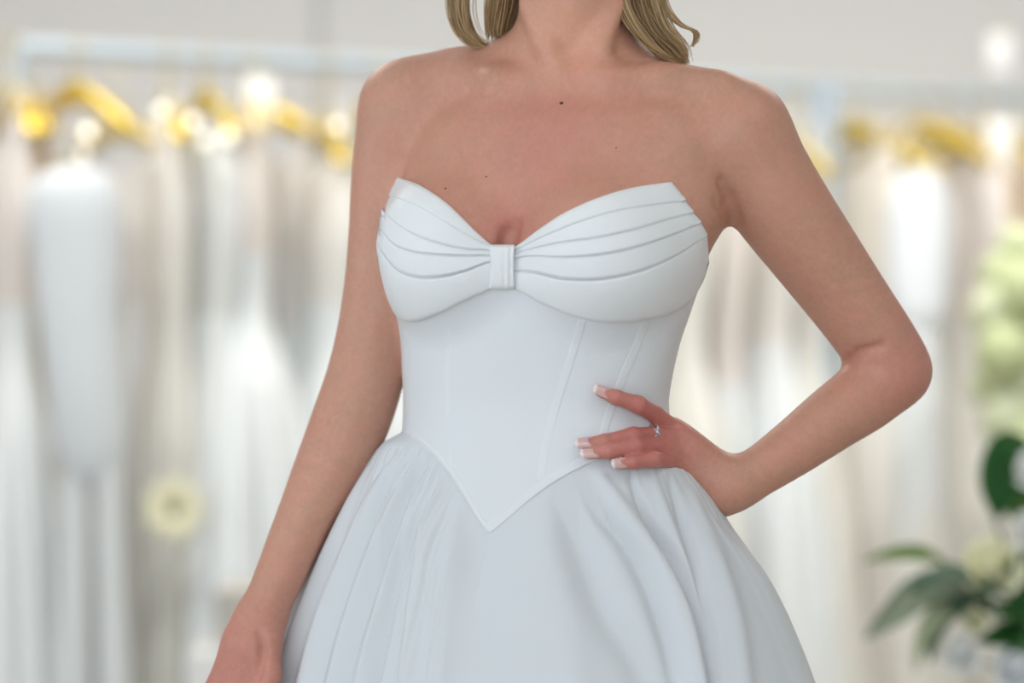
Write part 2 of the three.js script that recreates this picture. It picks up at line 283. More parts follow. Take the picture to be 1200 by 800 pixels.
const headPrims = [
  ellipsoid(face(0, 0.035, -0.015), 0.073, 0.083, 0.092, 0.03, HY), ellipsoid(face(0, -0.035, 0.022), 0.058, 0.072, 0.062, 0.03, HY), ellipsoid(face(0, -0.092, 0.050), 0.020, 0.017, 0.020, 0.03, HY),
  cone(face(-0.052, -0.055, 0.0), face(-0.012, -0.096, 0.045), 0.016, 0.012, 0.025), cone(face(0.052, -0.055, 0.0), face(0.012, -0.096, 0.045), 0.016, 0.012, 0.025),
  ellipsoid(face(-0.040, -0.025, 0.055), 0.022, 0.018, 0.016, 0.02, HY), ellipsoid(face(0.040, -0.025, 0.055), 0.022, 0.018, 0.016, 0.02, HY),
  { ...ellipsoid(face(-0.031, 0.010, 0.090), 0.017, 0.012, 0.016, 0.012, HY), cut: true }, { ...ellipsoid(face(0.031, 0.010, 0.090), 0.017, 0.012, 0.016, 0.012, HY), cut: true },
  cone(face(0, 0.012, 0.078), face(0, -0.030, 0.096), 0.007, 0.009, 0.010), ellipsoid(face(-0.010, -0.033, 0.087), 0.007, 0.006, 0.008, 0.006, HY), ellipsoid(face(0.010, -0.033, 0.087), 0.007, 0.006, 0.008, 0.006, HY),
  ellipsoid(face(0, -0.056, 0.078), 0.022, 0.006, 0.010, 0.006, HY), ellipsoid(face(0, -0.067, 0.077), 0.019, 0.007, 0.010, 0.004, HY),
  ellipsoid(face(-0.074, -0.005, -0.012), 0.008, 0.030, 0.018, 0.008, HY), ellipsoid(face(0.074, -0.005, -0.012), 0.008, 0.030, 0.018, 0.008, HY),
];
// the hand on the hip: fingers from the index finger down to the little one, each its own chain
const fingerNodes = [
  [[788, 500, 0.064, 10], [768, 486, 0.080, 10.3], [748, 474, 0.094, 10], [722, 465.5, 0.100, 8.6], [704, 459, 0.103, 6.6]],
  [[800, 515, 0.070, 10.5], [768, 509, 0.086, 9.4], [742, 510, 0.099, 9.6], [708, 517, 0.108, 8.2], [684, 519.5, 0.111, 6.4]],
  [[806, 530, 0.068, 10.5], [774, 523, 0.086, 9.3], [745, 524, 0.100, 9.6], [714, 529, 0.109, 8.2], [690, 531.5, 0.111, 6.4]],
  [[812, 550, 0.062, 10], [788, 541, 0.081, 9.0], [766, 538, 0.095, 9.2], [742, 541.5, 0.104, 7.8], [723, 543.5, 0.106, 6.0]],
];
fingerNodes.forEach((f, i) => f.forEach((n, j) => { if (j > 1) n[2] = lay(n[0], n[1], n[3] * CAM.z / FPX + (i > 2 ? 0.011 : 0.0055)).z; }));   // the fingers lie on the gown
const fingers = fingerNodes.map((f) => fused(chain(f.map((n) => N(...n)), 0.004), 0.0035));
const palm = [
  ...chain([N(862, 567, 0.054, 26), N(850, 570, 0.054, 26)], 0.02),
  cone(N(850, 556, 0.054, 0).p, N(790, 501, 0.062, 0).p, 0.0150, 0.0105, 0.016), cone(N(850, 562, 0.056, 0).p, N(801, 516, 0.068, 0).p, 0.0165, 0.0115, 0.016),
  cone(N(850, 570, 0.056, 0).p, N(807, 531, 0.066, 0).p, 0.0170, 0.0115, 0.016), cone(N(846, 578, 0.054, 0).p, N(812, 550, 0.060, 0).p, 0.0180, 0.0110, 0.016),
  cone(N(838, 585, 0.044, 0).p, N(822, 566, 0.050, 0).p, 0.0165, 0.0130, 0.014),
  ...chain([N(852, 560, 0.046, 14), N(826, 540, 0.022, 13), N(806, 520, 0.000, 10), N(794, 506, -0.018, 8)], 0.012),    // thumb, behind the waist
];
// the hanging hand, mostly below the frame
const handL = [
  ...chain([N(303, 730, -0.002, 27), N(292, 752, 0.002, 28)], 0.02),
  cone(N(292, 760, 0.002, 0).p, N(252, 845, 0.004, 0).p, 0.0200, 0.0120, 0.018), cone(N(296, 762, 0.006, 0).p, N(270, 852, 0.016, 0).p, 0.0200, 0.0125, 0.018), cone(N(300, 762, 0.008, 0).p, N(290, 850, 0.026, 0).p, 0.0190, 0.0120, 0.018),
  cone(N(286, 758, 0.002, 0).p, N(238, 832, -0.006, 0).p, 0.0190, 0.0110, 0.018),
  fused(chain([N(312, 750, 0.014, 17), N(316, 790, 0.030, 12), N(306, 826, 0.040, 10), N(296, 852, 0.044, 8)], 0.01), 0.012),
  ...[[[290, 848, 0.026], [290, 892, 0.040], [276, 922, 0.036], [262, 938, 0.026]], [[270, 850, 0.016], [264, 900, 0.030], [248, 932, 0.024], [234, 946, 0.014]], [[252, 844, 0.004], [240, 892, 0.016], [226, 922, 0.012], [212, 936, 0.002]], [[238, 830, -0.006], [220, 868, 0.002], [208, 892, 0.0], [198, 904, -0.008]]]
    .map((f) => fused(chain(f.map(([x, y, z], i) => N(x, y, z, [10.5, 9.6, 8.6, 7][i])), 0.004), 0.004)),
];
const bodyPrims = [
  ...trunkPrims,
  // neck, shoulder slopes, collar bones, neck tendons
  ...chain([N(668, -60, 0.020, 54), N(671, 10, 0.006, 54), N(674, 60, -0.012, 60)], 0.03),
  ...chain([N(645, 72, -0.020, 46), N(580, 101, -0.044, 41), N(528, 109, -0.060, 42), N(478, 127, -0.065, 50)], 0.035),
  ...chain([N(705, 78, -0.008, 46), N(758, 113, 0.010, 38), N(812, 131, 0.026, 42), N(864, 156, 0.040, 56)], 0.035),
  limb(armL, 0.022), limb(armR, 0.022),
  ...collar([[-0.012, 106, 0.058, 0.007], [-0.06, 99, 0.062, 0.0068], [-0.11, 93, 0.040, 0.0068], [-0.165, 93, 0.008, 0.009]], 0.03),
  ...collar([[0.012, 106, 0.058, 0.007], [0.06, 101, 0.060, 0.0072], [0.11, 100, 0.038, 0.0072], [0.165, 108, 0.008, 0.009]], 0.03),
  fused(chain([N(618, 5, 0.035, 6), N(640, 55, 0.046, 7), N(662, 96, 0.050, 6)], 0.01), 0.022), fused(chain([N(726, 5, 0.050, 6), N(704, 55, 0.056, 7), N(682, 96, 0.054, 6)], 0.01), 0.022),
  ...headPrims,
  limb(foreR, 0.014), ...palm, ...fingers, ...handL,
  // legs under the gown
  ...[-1, 1].flatMap((s) => chain([{ p: world(yPx(730), s * 0.085, -0.01), r: 0.085 }, { p: V(0.02 + s * 0.085, 0.50, s * 0.03), r: 0.052 }, { p: V(0.02 + s * 0.085, 0.34, s * 0.03 - 0.015), r: 0.052 }, { p: V(0.02 + s * 0.08, 0.10, s * 0.03 - 0.02), r: 0.034 }], 0.03)),
  ...[-1, 1].map((s) => cone(V(0.02 + s * 0.08, 0.055, s * 0.03 - 0.03), V(0.02 + s * 0.08 - 0.04, 0.035, s * 0.03 + 0.12), 0.036, 0.026, 0.03)),
];
{ // creases: armpits, cleavage, the bend of the hanging elbow
  const sdf = (p) => evalSdf(bodyPrims, p.x, p.y, p.z), cuts = [];
  const crease = (pts, r, deep, k) => { const q = pts.map(([x, y]) => lay(x, y, 0, sdf).add(V(0, 0, -deep))); for (let i = 1; i < q.length; i++) cuts.push({ ...cone(q[i - 1], q[i], r, r, k), cut: true }); };
  crease([[475, 184], [472, 198], [468, 222], [462, 250]], 0.0016, 0.0012, 0.005);
  crease([[846, 214], [855, 234], [863, 256]], 0.004, 0.001, 0.010); crease([[838, 236], [849, 250], [858, 262]], 0.003, 0.001, 0.008);
  crease([[604, 262], [598, 276], [590, 296]], 0.0022, 0.0015, 0.014); crease([[598, 272], [590, 296]], 0.004, 0.003, 0.012);
  crease([[404, 482], [424, 485], [446, 486]], 0.0012, 0.0006, 0.005); crease([[1034, 404], [1010, 411], [990, 424]], 0.0030, 0.0014, 0.007);
  crease([[306, 742], [309, 762], [304, 790]], 0.0025, 0.001, 0.008);
  bodyPrims.push(...cuts);
}
const boxOf = (a, b) => ({ lo: a, hi: b, has: (x, y, z, m = 0) => x > a[0] + m && x < b[0] - m && y > a[1] + m && y < b[1] - m && z > a[2] + m && z < b[2] - m });
const handBox = boxOf([0.070, yPx(625), -0.06], [0.245, yPx(440), 0.15]), handBox2 = boxOf([-0.38, yPx(965), -0.06], [-0.225, yPx(735), 0.09]), headBox = boxOf([headAt.x - 0.12, headAt.y - 0.11, headAt.z - 0.15], [headAt.x + 0.12, headAt.y + 0.14, headAt.z + 0.14]);
const H = 0.005, fine = [[handBox, 0.002], [handBox2, 0.003], [headBox, 0.003]];
const pieces = [polygonize(bodyPrims, [-0.42, -0.01, -0.24], [0.50, 1.78, 0.26], H, (x, y, z) => fine.some(([b]) => b.has(x, y, z, 2 * H)))];
for (const [b, h] of fine) pieces.push(polygonize(bodyPrims, b.lo, b.hi, h));
const bodyGeo = mergeGeometries(pieces);
const bodySdf = (p) => evalSdf(bodyPrims, p.x, p.y, p.z);
const rgbTexture = (size, fn) => { const d = new Uint8Array(size * size * 4); for (let y = 0; y < size; y++) for (let x = 0; x < size; x++) d.set([...fn(x, y).map((v) => clamp(v, 0, 1) * 255), 255], (y * size + x) * 4); const t = new THREE.DataTexture(d, size, size); t.magFilter = t.minFilter = THREE.LinearFilter; t.wrapS = t.wrapT = THREE.RepeatWrapping; t.colorSpace = THREE.SRGBColorSpace; t.needsUpdate = true; return t; };
const tile = (f, x, y, n) => { const u = x / 512, v = y / 512, a = f * u, b = f * v, w = (t) => t * t * (3 - 2 * t); return lerp(lerp(noise3(a, b, n), noise3(a - f, b, n), w(u)), lerp(noise3(a, b - f, n), noise3(a - f, b - f, n), w(u)), w(v)); };
const pores = noiseTexture(512, (u, v) => 0.5 + 0.7 * (tile(170, u * 512, v * 512, 4) - 0.5) + 0.4 * (tile(70, u * 512, v * 512, 8) - 0.5));
const skinTone = rgbTexture(512, (x, y) => { const a = tile(22, x, y, 1) - 0.5, b = tile(60, x, y, 2) - 0.5, c = tile(150, x, y, 3) - 0.5, r = tile(9, x, y, 6) - 0.5, l = 0.93 + 0.035 * a + 0.035 * b + 0.03 * c; return [l + 0.012 * r, l - 0.035 * r - 0.02 * a, l - 0.03 * r - 0.015 * a]; });
pores.repeat.set(5, 5); skinTone.repeat.set(5, 5);
{ const p = bodyGeo.attributes.position, uv = new Float32Array(p.count * 2); for (let i = 0; i < p.count; i++) { uv[2 * i] = p.getX(i) + 0.35 * p.getZ(i); uv[2 * i + 1] = p.getY(i) + 0.2 * p.getZ(i); } bodyGeo.setAttribute('uv', new THREE.BufferAttribute(uv, 2)); }
const skinMat = new THREE.MeshPhysicalMaterial({ vertexColors: true, map: skinTone, bumpMap: pores, bumpScale: 0.00012, roughness: 0.47, specularIntensity: 0.9, sheen: 0.25, sheenColor: new THREE.Color().setRGB(0.9, 0.6, 0.5), sheenRoughness: 0.6 });
const cleftShade = P(594, 268, 0.11), neckC = P(668, 40, 0.05), handC = P(742, 513, 0.09), elbowC = P(1060, 440, 0), chestC = P(640, 150, 0.08), elbowL = P(420, 470, -0.03), handLC = P(280, 800, 0.01);
tint(bodyGeo, (x, y, z) => {
  const n = noise3(x * 60, y * 60, z * 60) - 0.5, m = noise3(x * 14 + 5, y * 14, z * 14) - 0.5, s = noise3(x * 420, y * 420, z * 420) - 0.5, p = V(x, y, z);
  const near = (c, r) => Math.exp(-p.distanceToSquared(c) / r / r);
  const red = clamp(1.0 * near(handC, 0.075) + 0.5 * near(handLC, 0.09) + 0.4 * near(elbowC, 0.06) + 0.42 * near(chestC, 0.085) + 0.6 * near(cleftShade, 0.03) + 0.12 * m + 0.08 * n + 0.5 * near(face(0, -0.060, 0.085), 0.016), -0.2, 1);  // redness in the cleavage paints its shadow; the rest is skin colour
  const pale = 0.20 * near(neckC, 0.06), k = 1 + pale + 0.05 * m + 0.05 * n + 0.07 * s;
  return [(0.665 - 0.06 * red) * k, (0.338 - 0.155 * red + 0.1 * pale) * k, (0.240 - 0.075 * red) * k];
});
const woman = thing('person', 'woman in a white strapless gown, left hand on her hip with a ring', 'person');
const body = part('body', bodyGeo, skinMat, woman);
const moleMat = std(0.10, 0.035, 0.02);
for (const [px, py, r] of [[658, 121, 0.0022], [570, 207, 0.0011], [522, 221, 0.0012], [722, 173, 0.0009]]) { const g = new THREE.SphereGeometry(r, 10, 8); const p = lay(px, py, 0, bodySdf); g.scale(1, 0.8, 0.6); g.translate(p.x, p.y, p.z); part('mole', g, moleMat, body); }
// finger nails with white tips
const nailMat = new THREE.MeshPhysicalMaterial({ vertexColors: true, roughness: 0.15, clearcoat: 0.6, side: THREE.DoubleSide });
fingerNodes.forEach((f, i) => {
  const a = N(...f[3]), b = N(...f[4]), dir = V().subVectors(b.p, a.p).normalize(), view = V(0, 0.32, 1).addScaledVector(dir, -V(0, 0.32, 1).dot(dir)).normalize(), side = V().crossVectors(dir, view);
  const root = b.p.clone().addScaledVector(dir, -0.0125), len = i === 3 ? 0.0195 : 0.0225, wid = 0.0058, rows = [];
  for (let r = 0; r <= 14; r++) { const t = r / 14, row = [], wr = wid * Math.pow(Math.max(0.02, 1 - Math.pow(Math.abs(2 * t - 1), 5)), 0.4) * (1 - 0.12 * t);
    for (let c = 0; c <= 8; c++) { const s = c / 4 - 1; row.push(root.clone().addScaledVector(dir, t * len).addScaledVector(side, s * wr).addScaledVector(view, b.r * (1.02 - 0.06 * t) + 0.0011 - 0.0020 * s * s - 0.0012 * (1 - t) - 0.0012 * t * t)); } rows.push(row); }
  const g = gridGeo(rows); tint(g, (x, y, z) => { const t = V(x, y, z).sub(root).dot(dir) / len; return t > 0.80 ? [0.80, 0.72, 0.70] : [0.66, 0.42, 0.40]; });
  part('fingernail', g, nailMat, body, 'pink fingernail with a white tip');
});
{ const p = N(689, 517, fingerNodes[1][4][2], 6).p, g = new THREE.SphereGeometry(0.0016, 10, 8); g.translate(p.x, p.y + 0.0035, p.z + 0.0065); part('nail_gem', g, std(0.6, 0.4, 0.75, { roughness: 0.05, metalness: 0.6 }), body, 'tiny lilac gem on a fingernail'); }
const nailMat2 = new THREE.MeshPhysicalMaterial({ vertexColors: true, roughness: 0.6, side: THREE.DoubleSide });
// eyes and lips of the head above the frame
for (const s of [-1, 1]) { const g = new THREE.SphereGeometry(0.0115, 20, 14), p = face(s * 0.031, 0.009, 0.066); g.translate(p.x, p.y, p.z); tint(g, (x, y, z) => { const d = V(x, y, z).sub(face(s * 0.031, 0.009, 0.0775)).length(); return d < 0.003 ? [0.01, 0.01, 0.01] : d < 0.0058 ? [0.10, 0.13, 0.13] : [0.66, 0.62, 0.60]; }); part('eye', g, nailMat, body);
  for (const [a0, a1, nm] of [[0.12, 1.5, 'eyelid'], [-1.3, -0.42, 'eyelid']]) { const rows = []; for (let i = 0; i <= 10; i++) { const e = lerp(a0, a1, i / 10); rows.push(Array.from({ length: 17 }, (_, k) => { const q = (k / 8 - 1) * 1.25, R = 0.0124, c = Math.cos(e * Math.cos(q * 0.7)); return face(s * 0.031 + R * Math.sin(q) * 1.08, 0.009 + R * Math.sin(e) * Math.cos(q), 0.066 + R * c * Math.cos(q)); })); } const lid = gridGeo(rows); lid.deleteAttribute('uv'); part(nm, tint(lid, () => [0.50, 0.27, 0.19]), nailMat2, body); }
  part('eyebrow', tint(tube(spline([face(s * 0.016, 0.026, 0.083), face(s * 0.031, 0.031, 0.078), face(s * 0.047, 0.026, 0.064)], 10), (t) => 0.0022 * (1 - 0.6 * t), 5), () => [0.16, 0.10, 0.055]), nailMat2, body); }
// ---------- the gown ----------
const bumpFabric = noiseTexture(256, (u, v) => 0.5 + 0.25 * Math.sin((u * 128 + 0) * Math.PI * 2) * 0.5 + 0.25 * Math.sin(v * 128 * Math.PI * 2) * 0.5 + 0.25 * (noise3(u * 90, v * 90, 3) - 0.5));
bumpFabric.repeat.set(6, 6);
const bowSatinLit = std(0.815, 0.845, 0.865, { roughness: 0.45, specularIntensity: 0.5, sheen: 0.35, sheenColor: new THREE.Color(0.9, 0.93, 1), sheenRoughness: 0.5, bumpMap: bumpFabric, bumpScale: 0.00012 });  // lighter tone paints the stronger light on the bow
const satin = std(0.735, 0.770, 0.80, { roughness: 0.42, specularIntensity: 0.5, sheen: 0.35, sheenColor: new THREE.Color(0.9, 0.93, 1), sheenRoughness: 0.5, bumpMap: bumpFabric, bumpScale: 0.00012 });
const satinMatteShaded = std(0.655, 0.690, 0.722, { roughness: 0.6, specularIntensity: 0.4, sheen: 0.3, sheenColor: new THREE.Color(0.9, 0.93, 1), sheenRoughness: 0.6, bumpMap: bumpFabric, bumpScale: 0.00010 });  // darker tone paints the weaker light on the skirt
const gown = new THREE.Group(); gown.name = 'wedding_gown'; woman.add(gown);
gown.userData.label = 'white satin gown with pleated bow neckline, pointed waist and full skirt';

// waist seam traced as (angle, height): pointed in front, level behind
const seamPx = [[476, 505], [490, 515], [508, 530], [526, 551], [545, 580], [560, 606], [572, 623], [588, 610], [612, 589], [638, 569], [664, 553], [690, 540], [716, 530], [742, 522]];
const seamPts = seamPx.map(([x, y]) => { const p = lay(x, y, 0.004); return [angleOf(p), p.y]; }).sort((a, b) => a[0] - b[0]);
const first = seamPts[0], last = seamPts[seamPts.length - 1], backY = yPx(496);
const seamRows = [[-Math.PI, backY], [-2.4, lerp(backY, first[1], 0.3)], ...seamPts.filter((p) => p[0] > -2.0 && p[0] < 2), [Math.max(last[0] + 0.5, 1.7), yPx(512)], [2.5, lerp(backY, yPx(512), 0.4)], [Math.PI, backY]];
const seamY = (th) => { for (let i = 1; i < seamRows.length; i++) if (th <= seamRows[i][0]) return lerp(seamRows[i - 1][1], seamRows[i][1], (th - seamRows[i - 1][0]) / (seamRows[i][0] - seamRows[i - 1][0])); return backY; };
const topPy = table([[-3.15, 312], [-1.9, 310], [-1.25, 285], [-0.7, 285], [-0.02, 300], [0.7, 285], [1.15, 290], [1.35, 318], [1.9, 322], [3.15, 312]]);
{ // bodice: one shell round the body
  const M = 220, R = 70, rows = [];
  for (let r = 0; r <= R; r++) { const row = []; for (let c = 0; c <= M; c++) { const th = -Math.PI + c / M * 2 * Math.PI, yt = yPx(topPy(th)[0]), y = lerp(yt, seamY(th) - 0.002, r / R); row.push(around(y, th, r === 0 ? 0.001 : 0.004)); } rows.push(row); }
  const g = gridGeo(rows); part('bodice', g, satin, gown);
}
// strips that follow the body along a traced line: boning channels and the waist seam band
function band(px, halfPx, off, lift, sideways = true) {
  const c = spline(px.map(([x, y]) => V(x, y, 0)), 40), rows = [];
  c.forEach((p, i) => { const t = V().subVectors(c[Math.min(40, i + 1)], c[Math.max(0, i - 1)]).normalize(), n = V(-t.y, t.x, 0), row = [];
    for (const [s, o] of [[-1, 0], [-0.93, 0.75], [-0.6, 1], [0, 1.05], [0.6, 1], [0.93, 0.75], [1, 0]]) row.push(lay(p.x + n.x * s * halfPx, p.y + n.y * s * halfPx, off + lift * o)); rows.push(row); });
  return gridGeo(rows);
}
const seamMat = std(0.755, 0.79, 0.82, { roughness: 0.38, specularIntensity: 0.5, sheen: 0.3, sheenColor: new THREE.Color(0.9, 0.93, 1) });
for (const line of [[[683, 372], [672, 410], [661, 445], [650, 480], [641, 515], [633, 562]], [[757, 376], [746, 405], [731, 440], [719, 470], [709, 500], [702, 530]], [[528, 372], [526, 405], [524, 440], [524, 480], [525, 515], [526, 545]]]) part('boning_channel', band(line, line[0][0] < 600 ? 3.4 : 4.8, line[0][0] < 600 ? 0.0038 : 0.0041, line[0][0] < 600 ? 0.0003 : 0.0004), seamMat, gown);
part('waist_seam', mergeGeometries([band(seamPx.slice(6).map(([x, y]) => [x, y - 3]), 5.5, 0.0035, 0.0012), band(seamPx.slice(0, 7).map(([x, y]) => [x + 1, y - 2]), 3.0, 0.0035, 0.0010)]), seamMat, gown);

// the two halves of the pleated bow: traced fold lines, laid on the bust, each pleat lapping over the next
function cup(lines, lifts, label) {
  const S = 64, curves = lines.map((l) => spline(l.map(([x, y]) => V(x, y, 0)), S)), rows = [];
  const put = (px, py, off) => lay(px, py, off), wid = (s) => sstep(0, 0.16, s);
  const at = (i, j, v) => { const a = curves[i][j], b = curves[i + 1][j], o = i ? 2.6 * (1 - v) : 0; return [lerp(a.x, b.x, v), lerp(a.y, b.y, v) + o]; };
  rows.push(curves[0].map((p, j) => put(p.x, p.y + 1.2, 0.0005)));
  rows.push(curves[0].map((p) => put(p.x, p.y, 0.003)));
  for (let i = 0; i < curves.length - 1; i++) {
    const n = i === curves.length - 2 ? 14 : 9, end = i === curves.length - 2;
    for (let k = 0; k <= n; k++) { const v = k / n, row = [];
      for (let j = 0; j <= S; j++) { const s = j / S, [x, y] = at(i, j, v), base = 0.0062 + 0.004 * Math.sin(Math.PI * Math.min(1, s * 1.1)) * (i + v) / (curves.length - 1);
        const saw = end ? 0.0022 * Math.sqrt(Math.max(0, Math.sin(Math.PI * clamp(0.08 + v * 0.92, 0, 1)))) : lifts * (Math.pow(v, 0.7) - (v > 0.99 ? 0 : 0));
        const edge = 1 - 0.55 * Math.pow(clamp((s - 0.94) / 0.06, 0, 1), 2), first = i === 0 && k === 0 ? 0.75 : 1;
        row.push(put(x, y, (base + saw * lerp(0.55, 1, wid(s))) * edge * first)); }
      rows.push(row); }
    if (!end) { rows.push(curves[i + 1].map((p, j) => put(p.x, p.y + 1.0, 0.0075))); rows.push(curves[i + 1].map((p, j) => put(p.x, p.y + 2.2, 0.0064))); }
  }
  const lastC = curves[curves.length - 1];
  rows.push(lastC.map((p) => put(p.x, p.y + 0.8, 0.0066))); rows.push(lastC.map((p) => put(p.x, p.y - 1.5, 0.0042))); rows.push(lastC.map((p) => put(p.x, p.y - 5, 0.0040)));
  for (const r of rows) { const p = r[S], m = V(); r.push(p.clone().add(V(0, 0, -0.006))); }
  return gridGeo(rows);
}
const rightLines = [
  [[590, 290], [604, 288], [630, 269.5], [660, 250], [700, 232], [740, 220], [787, 213]],
  [[590, 294], [606, 290], [640, 274], [680, 258], [720, 246], [760, 239], [804, 233]],
  [[590, 298], [612, 293], [650, 284], [700, 277], [745, 267], [785, 255], [813, 247]],
  [[590, 304], [618, 299], [665, 300], [710, 296], [750, 287], [790, 273], [822, 259]],
  [[590, 316], [622, 317], [660, 325], [700, 326], [740, 319], [785, 302], [829, 274]],
  [[590, 332], [606, 339], [640, 357], [680, 372], [715, 377], [760, 373], [796, 361], [820, 337], [831, 308]],
];
const leftLines = [
  [[588, 290], [577, 287], [560, 273], [542, 255], [520, 235], [490, 216], [463, 207]],
  [[588, 293], [574, 287], [552, 276], [528, 262], [500, 245], [474, 233], [450, 226]],
  [[588, 297], [574, 292], [550, 291], [520, 285], [490, 275], [466, 261], [447, 244]],
  [[588, 301], [573, 298], [545, 298], [515, 297], [486, 294], [462, 285], [444, 264]],
  [[588, 305], [572, 306], [545, 316], [515, 323], [488, 323], [465, 314], [441, 284]],
  [[588, 331], [572, 339], [545, 351], [512, 367], [482, 376], [466, 371], [455, 352], [447, 325], [442, 300]],
];
part('bow_half', cup(rightLines, 0.0017), bowSatinLit, gown, 'right pleated half of the bow across the bust');
part('bow_half', cup(leftLines, 0.0018), bowSatinLit, gown, 'left pleated half of the bow across the bust');
{ // knot in the middle of the bow, two soft pleats
  const W = 30, Hn = 26, rows = [];
  for (let r = -2; r <= Hn + 2; r++) { const v = clamp(r / Hn, 0, 1), row = [];
    for (let c = -2; c <= W + 2; c++) { const u = clamp(c / W, 0, 1), out = (r < 0 || r > Hn || c < 0 || c > W);
      const wy = 286.5 + 51.5 * v + (v > 0.5 ? 3.5 * Math.sin(Math.PI * u) * (v - 0.5) : 0), wx = 573.5 + 30 * u + 2.0 * (u - 0.5) * (-Math.sin(Math.PI * v));
      const ridge = 0.0009 * Math.cos((u - 0.70) * 2 * Math.PI / 0.30) * sstep(0.45, 0.62, u) ;
      const edge = Math.pow(Math.max(0, 1 - Math.pow(Math.abs(2 * u - 1), 6)), 0.5) * Math.pow(Math.max(0, 1 - Math.pow(Math.abs(2 * v - 1), 8)), 0.5);
      row.push(lay(wx, wy, out ? 0.004 : 0.009 + (0.0055 + ridge) * edge)); }
    rows.push(row); }
  part('bow_knot', gridGeo(rows), bowSatinLit, gown);
}
// skirt: from the waist seam to the floor
const skirtRows = table([   // photo row: left and right outline, half depth, centre depth
  [480, 474, 778, 0.100, 0.0], [506, 464, 786, 0.104, 0.0], [520, 442, 796, 0.108, 0.0], [545, 424, 812, 0.113, 0.0], [575, 405, 832, 0.119, 0.0], [605, 390, 848, 0.126, 0.0], [640, 374, 872, 0.136, 0.0], [670, 362, 891, 0.145, 0.0],
  [710, 347, 911, 0.158, 0.0], [760, 329, 932, 0.174, 0.0], [800, 318, 948, 0.188, 0.0], [900, 288, 990, 0.225, -0.01], [1100, 222, 1070, 0.30, -0.02], [1350, 130, 1165, 0.40, -0.04], [1640, 40, 1262, 0.50, -0.06]]);
function skirtBase(th, py) {
  const [L, R, b, cz] = skirtRows(py), k = CAM.z / FPX, hw = (R - L) / 2 * k, y = yPx(py), a = Math.sqrt(Math.max(1e-4, (hw * hw - b * b * SY * SY) / (CY * CY)));
  const r = 1 / Math.sqrt((Math.sin(th) / a) ** 2 + (Math.cos(th) / b) ** 2), u = r * Math.sin(th), w = r * Math.cos(th);
  return V(((L + R) / 2 - 600) * k + u * CY - w * SY, y, cz + u * SY + w * CY);
}
// folds traced in the photograph (line, half width left, half width right, height): a line across the front panel
const foldLines = [
  { l: [[681, 541], [712, 594], [750, 639], [780, 702], [806, 785], [830, 900]], a: 16, b: 5, h: -0.0145 }, { l: [[700, 545], [735, 594], [772, 645], [800, 702], [824, 785], [850, 900]], a: 15, b: 14, h: 0.0116 },
  { l: [[742, 556], [765, 601], [795, 642], [818, 688], [834, 755], [840, 800], [860, 900]], a: 12, b: 4, h: -0.0145 }, { l: [[765, 556], [790, 620], [818, 688], [838, 760], [852, 900]], a: 8, b: 8, h: 0.0058 },
  { l: [[786, 556], [806, 610], [826, 680], [842, 755], [858, 900]], a: 9, b: 4, h: -0.0087 }, { l: [[812, 575], [836, 640], [856, 700], [872, 790], [890, 900]], a: 14, b: 14, h: 0.0087 },
  { l: [[660, 560], [680, 620], [712, 695], [761, 765], [790, 900]], a: 26, b: 22, h: -0.0130 }, { l: [[640, 600], [655, 680], [672, 780], [690, 900]], a: 34, b: 34, h: 0.0087 },
  { l: [[838, 605], [889, 665], [930, 745], [960, 830]], a: 12, b: 6, h: 0.0058 }, { l: [[556, 610], [560, 700], [566, 800], [570, 900]], a: 30, b: 30, h: -0.0058 },
  // fine gathers on the left hip
  { l: [[524, 552], [502, 600], [490, 660], [478, 740], [468, 830]], a: 4, b: 14, h: 0.0087 }, { l: [[514, 545], [490, 590], [470, 650], [448, 740], [430, 830]], a: 10, b: 4, h: -0.0101 },
  { l: [[510, 537], [484, 590], [458, 660], [434, 740], [414, 830]], a: 5, b: 8, h: 0.0087 }, { l: [[503, 530], [474, 580], [444, 660], [416, 740], [394, 830]], a: 6, b: 4, h: -0.0087 },
  { l: [[497, 524], [464, 580], [430, 660], [402, 740], [380, 830]], a: 5, b: 7, h: 0.0072 }, { l: [[490, 519], [456, 565], [420, 640], [388, 730], [362, 830]], a: 5, b: 4, h: -0.0087 },
  { l: [[484, 514], [446, 560], [408, 640], [374, 730], [346, 830]], a: 5, b: 6, h: 0.0072 }, { l: [[480, 511], [436, 560], [398, 640], [360, 740], [334, 830]], a: 5, b: 4, h: -0.0072 },
  { l: [[540, 580], [528, 640], [518, 720], [512, 830]], a: 16, b: 14, h: 0.0058 },
].map((f) => ({ ...f, x: ((T, [xa, ya], [xb, yb]) => (y) => [T(y)[0] + (y > yb ? (xb - xa) / (yb - ya) * (y - yb) : 0)])(table(f.l.map(([x, y]) => [y, x])), f.l[f.l.length - 2], f.l[f.l.length - 1]), y0: f.l[0][1], y1: f.l[f.l.length - 1][1] }));
function foldAt(X, Y) {
  let d = 0;
  for (const f of foldLines) { const grow = clamp((Y - f.y0) / 60, 0, 1), fade = 1 - 0.75 * sstep(f.y1, f.y1 + 700, Y); if (Y < f.y0 - 22) continue;
    const dx = X - f.x(Y)[0], w = (dx < 0 ? f.a : f.b) * (0.55 + 0.45 * grow + clamp((Y - 800) / 400, 0, 2)); d += f.h * sstep(-22, 4, Y - f.y0) * (0.3 + 0.7 * grow) * fade * Math.exp(-dx * dx / w / w); }
  return d;
}
